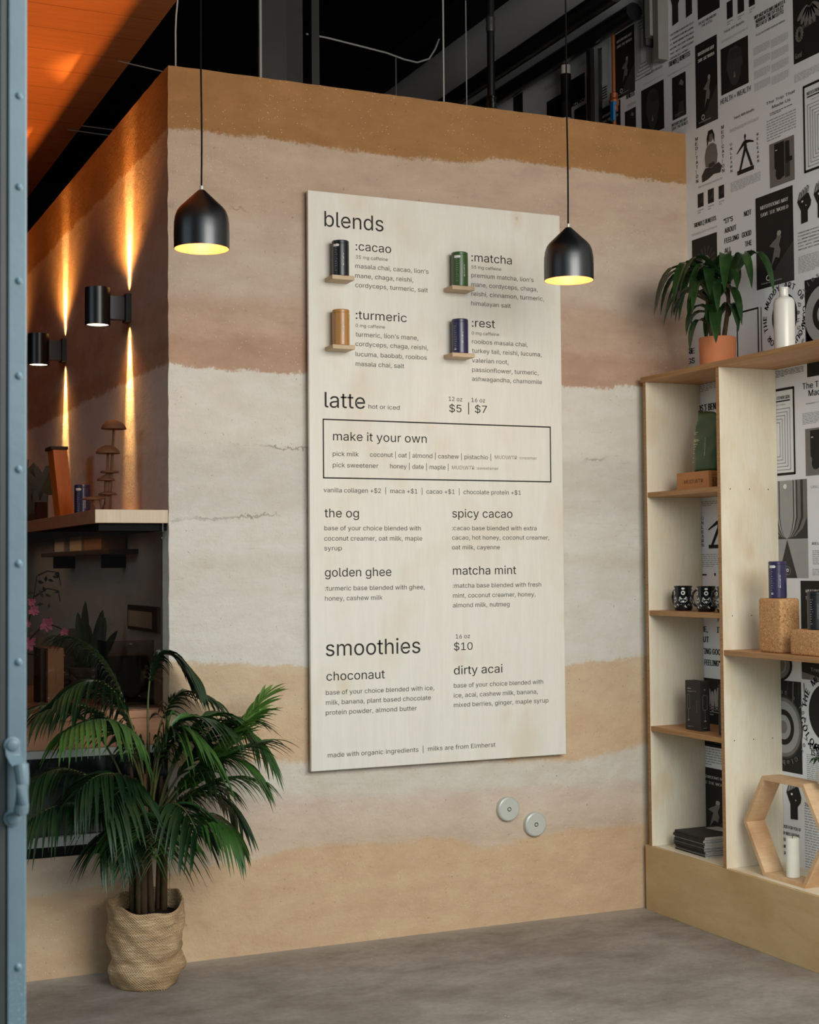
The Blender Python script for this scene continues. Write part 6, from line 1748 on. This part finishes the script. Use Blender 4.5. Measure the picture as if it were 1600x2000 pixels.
KP = 2.05e-3                                                         # metres per picture pixel at the palm
def pp(u, v, y=0.0): return Vector(((u - 287) * KP, y, (1936 - v) * KP))
def bez(P, n):
    out = []
    k = len(P) - 1
    for i in range(n):
        t = i / (n - 1); q = [p.copy() for p in P]
        for a in range(k):
            q = [q[b] * (1 - t) + q[b + 1] * t for b in range(len(q) - 1)]
        out.append(q[0])
    return out
def frond(ctrl, n, L, w, mat, droop=0.6, spread=0.9, start=0.28, side=None, seed=0, fan=0.5, both=True):
    """feather leaf: rachis along ctrl, long narrow leaflets on both sides bending under their weight"""
    r = random.Random(seed)
    rach = bez(ctrl, 26)
    mb = MB()
    mb.tube(rach, [0.0055 - 0.0042 * i / 25 for i in range(26)], 7, 1)
    for i in range(n):
        u = start + (1 - start) * i / (n - 1)
        f = u * 25; a = int(min(24, f)); p = rach[a].lerp(rach[a + 1], f - a)
        t = (rach[a + 1] - rach[a]).normalized()
        s = (side if side is not None else t.cross(Vector((0, 0, 1))))
        s = Vector(s); s = (s - t * s.dot(t)).normalized()
        for sg in (-1, 1):
            l = L * (0.45 + 0.62 * math.sin(PI * (0.12 + 0.80 * (u - start) / (1 - start)))) * r.uniform(0.85, 1.1)
            d = (s * sg * spread + t * (fan + 0.9 * max(0, u - 0.75)) + Vector((0, 0, 0.10))).normalized()
            d = (d + Vector((r.uniform(-.08, .08), r.uniform(-.08, .08), r.uniform(-.06, .06)))).normalized()
            pts = []; ww = []
            for k in range(7):
                q = k / 6
                pts.append(p + d * l * q * (1 - 0.12 * q * droop) + Vector((0, 0, -1)) * droop * l * 0.72 * q ** 1.9)
                ww.append(w * [0.45, 0.85, 1.0, 0.95, 0.75, 0.42, 0.04][k])
            for q_ in pts: q_.y = min(q_.y, 0.192)
            wd = d.cross(Vector((0, 0, 1)))
            if wd.length < 0.2: wd = t
            mb.blade(pts, ww, wd + t * 0.6 * sg, 0.2, 0)
    return mb.build('frond', [mat, 'palm_stem'], pm_, smooth=True)

F_ = lambda *pts: [pp(*p) for p in pts]
front = Vector((0.25, -1, 0.1))
# right side, mostly brighter greens with the light put into the colour
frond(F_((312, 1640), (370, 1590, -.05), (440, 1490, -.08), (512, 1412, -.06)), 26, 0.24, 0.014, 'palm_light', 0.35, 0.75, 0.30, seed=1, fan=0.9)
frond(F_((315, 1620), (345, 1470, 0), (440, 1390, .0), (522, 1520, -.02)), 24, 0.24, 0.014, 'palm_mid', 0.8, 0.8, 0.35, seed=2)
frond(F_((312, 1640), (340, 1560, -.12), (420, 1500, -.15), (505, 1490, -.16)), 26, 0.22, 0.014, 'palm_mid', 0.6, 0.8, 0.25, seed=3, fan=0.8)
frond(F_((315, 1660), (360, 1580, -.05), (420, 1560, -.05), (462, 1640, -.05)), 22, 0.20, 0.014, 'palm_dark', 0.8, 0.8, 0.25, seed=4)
# centre, arching towards the camera with leaflets hanging
frond(F_((290, 1700), (280, 1500, -.06), (240, 1390, -.14), (120, 1450, -.20)), 26, 0.24, 0.018, 'palm_mid', 1.0, 0.75, 0.38, side=front, seed=5, fan=0.35)
frond(F_((295, 1700), (300, 1500, -.06), (300, 1380, -.12), (380, 1510, -.20)), 22, 0.25, 0.018, 'palm_mid', 0.9, 0.7, 0.38, side=front, seed=6, fan=0.6)
frond(F_((285, 1690), (262, 1560, -.10), (225, 1530, -.20), (180, 1590, -.26)), 24, 0.24, 0.017, 'palm_dark', 1.0, 0.8, 0.30, seed=7)
frond(F_((290, 1700), (270, 1600, -.12), (250, 1580, -.22), (235, 1640, -.30)), 24, 0.22, 0.018, 'palm_mid', 1.1, 0.85, 0.30, seed=8, fan=0.3)
# left side, shade put into the darker leaf colour
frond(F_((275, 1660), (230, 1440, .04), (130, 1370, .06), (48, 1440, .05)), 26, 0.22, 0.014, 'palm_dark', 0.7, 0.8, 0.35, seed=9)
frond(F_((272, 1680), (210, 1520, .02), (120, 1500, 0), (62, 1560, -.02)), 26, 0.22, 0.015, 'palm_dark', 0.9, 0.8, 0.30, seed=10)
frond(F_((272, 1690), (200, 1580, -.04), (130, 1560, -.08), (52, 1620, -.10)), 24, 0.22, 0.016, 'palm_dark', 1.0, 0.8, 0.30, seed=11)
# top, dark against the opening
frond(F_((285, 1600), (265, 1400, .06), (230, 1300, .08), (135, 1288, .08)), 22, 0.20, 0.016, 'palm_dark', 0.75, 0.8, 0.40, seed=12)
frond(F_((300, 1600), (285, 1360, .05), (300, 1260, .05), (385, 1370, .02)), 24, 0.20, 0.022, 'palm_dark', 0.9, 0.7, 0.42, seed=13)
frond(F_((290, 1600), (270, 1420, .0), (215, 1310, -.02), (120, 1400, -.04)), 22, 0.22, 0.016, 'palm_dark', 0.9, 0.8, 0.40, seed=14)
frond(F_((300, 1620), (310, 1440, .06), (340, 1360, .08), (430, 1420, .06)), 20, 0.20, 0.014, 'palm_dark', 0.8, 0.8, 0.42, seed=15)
# low, around the trunks
frond(F_((315, 1690), (345, 1640, -.05), (370, 1640, -.06), (405, 1665, -.08)), 14, 0.13, 0.014, 'palm_dark', 0.8, 0.8, 0.3, seed=16)
frond(F_((285, 1700), (300, 1580, -.14), (320, 1560, -.24), (345, 1640, -.30)), 20, 0.20, 0.016, 'palm_dark', 1.0, 0.8, 0.3, seed=17)
frond(F_((290, 1680), (310, 1490, .0), (340, 1440, -.04), (400, 1500, -.08)), 20, 0.24, 0.016, 'palm_dark', 0.8, 0.8, 0.35, seed=18)
# more fronds filling the middle, many with shade put into their green
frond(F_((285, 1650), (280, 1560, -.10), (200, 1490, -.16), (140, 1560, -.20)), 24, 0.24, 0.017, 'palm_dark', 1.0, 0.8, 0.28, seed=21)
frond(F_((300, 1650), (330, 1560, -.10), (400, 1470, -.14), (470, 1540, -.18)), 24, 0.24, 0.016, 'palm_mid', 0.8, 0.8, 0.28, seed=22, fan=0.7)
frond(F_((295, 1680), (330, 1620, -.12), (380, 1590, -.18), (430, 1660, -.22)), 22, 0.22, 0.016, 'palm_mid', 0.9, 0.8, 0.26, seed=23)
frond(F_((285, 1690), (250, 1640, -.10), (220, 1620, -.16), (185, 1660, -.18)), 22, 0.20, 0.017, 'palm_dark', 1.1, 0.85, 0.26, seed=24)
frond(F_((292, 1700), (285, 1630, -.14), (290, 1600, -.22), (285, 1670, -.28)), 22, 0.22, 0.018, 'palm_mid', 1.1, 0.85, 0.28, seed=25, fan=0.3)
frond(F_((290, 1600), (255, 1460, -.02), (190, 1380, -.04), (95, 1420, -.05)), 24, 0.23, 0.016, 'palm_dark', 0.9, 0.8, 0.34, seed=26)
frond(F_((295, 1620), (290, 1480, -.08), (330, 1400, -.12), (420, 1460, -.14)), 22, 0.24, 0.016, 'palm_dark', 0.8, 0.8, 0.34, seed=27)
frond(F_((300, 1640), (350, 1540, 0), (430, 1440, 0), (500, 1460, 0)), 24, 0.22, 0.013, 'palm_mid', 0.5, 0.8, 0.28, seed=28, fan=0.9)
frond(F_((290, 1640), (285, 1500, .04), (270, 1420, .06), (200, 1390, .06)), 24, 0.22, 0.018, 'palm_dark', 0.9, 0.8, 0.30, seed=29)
frond(F_((310, 1640), (350, 1560, -.06), (420, 1480, -.10), (490, 1440, -.12)), 26, 0.22, 0.013, 'palm_light', 0.45, 0.8, 0.26, seed=31, fan=0.9)
frond(F_((310, 1650), (345, 1580, -.10), (400, 1540, -.16), (478, 1560, -.20)), 24, 0.21, 0.014, 'palm_mid', 0.7, 0.8, 0.26, seed=32, fan=0.7)
frond(F_((305, 1650), (330, 1500, -.02), (390, 1410, -.04), (455, 1450, -.06)), 24, 0.24, 0.015, 'palm_mid', 0.7, 0.8, 0.30, seed=33, fan=0.6)
frond(F_((312, 1650), (340, 1600, 0.02), (400, 1570, 0.02), (450, 1590, 0.02)), 22, 0.18, 0.014, 'palm_dark', 0.8, 0.8, 0.26, seed=34)
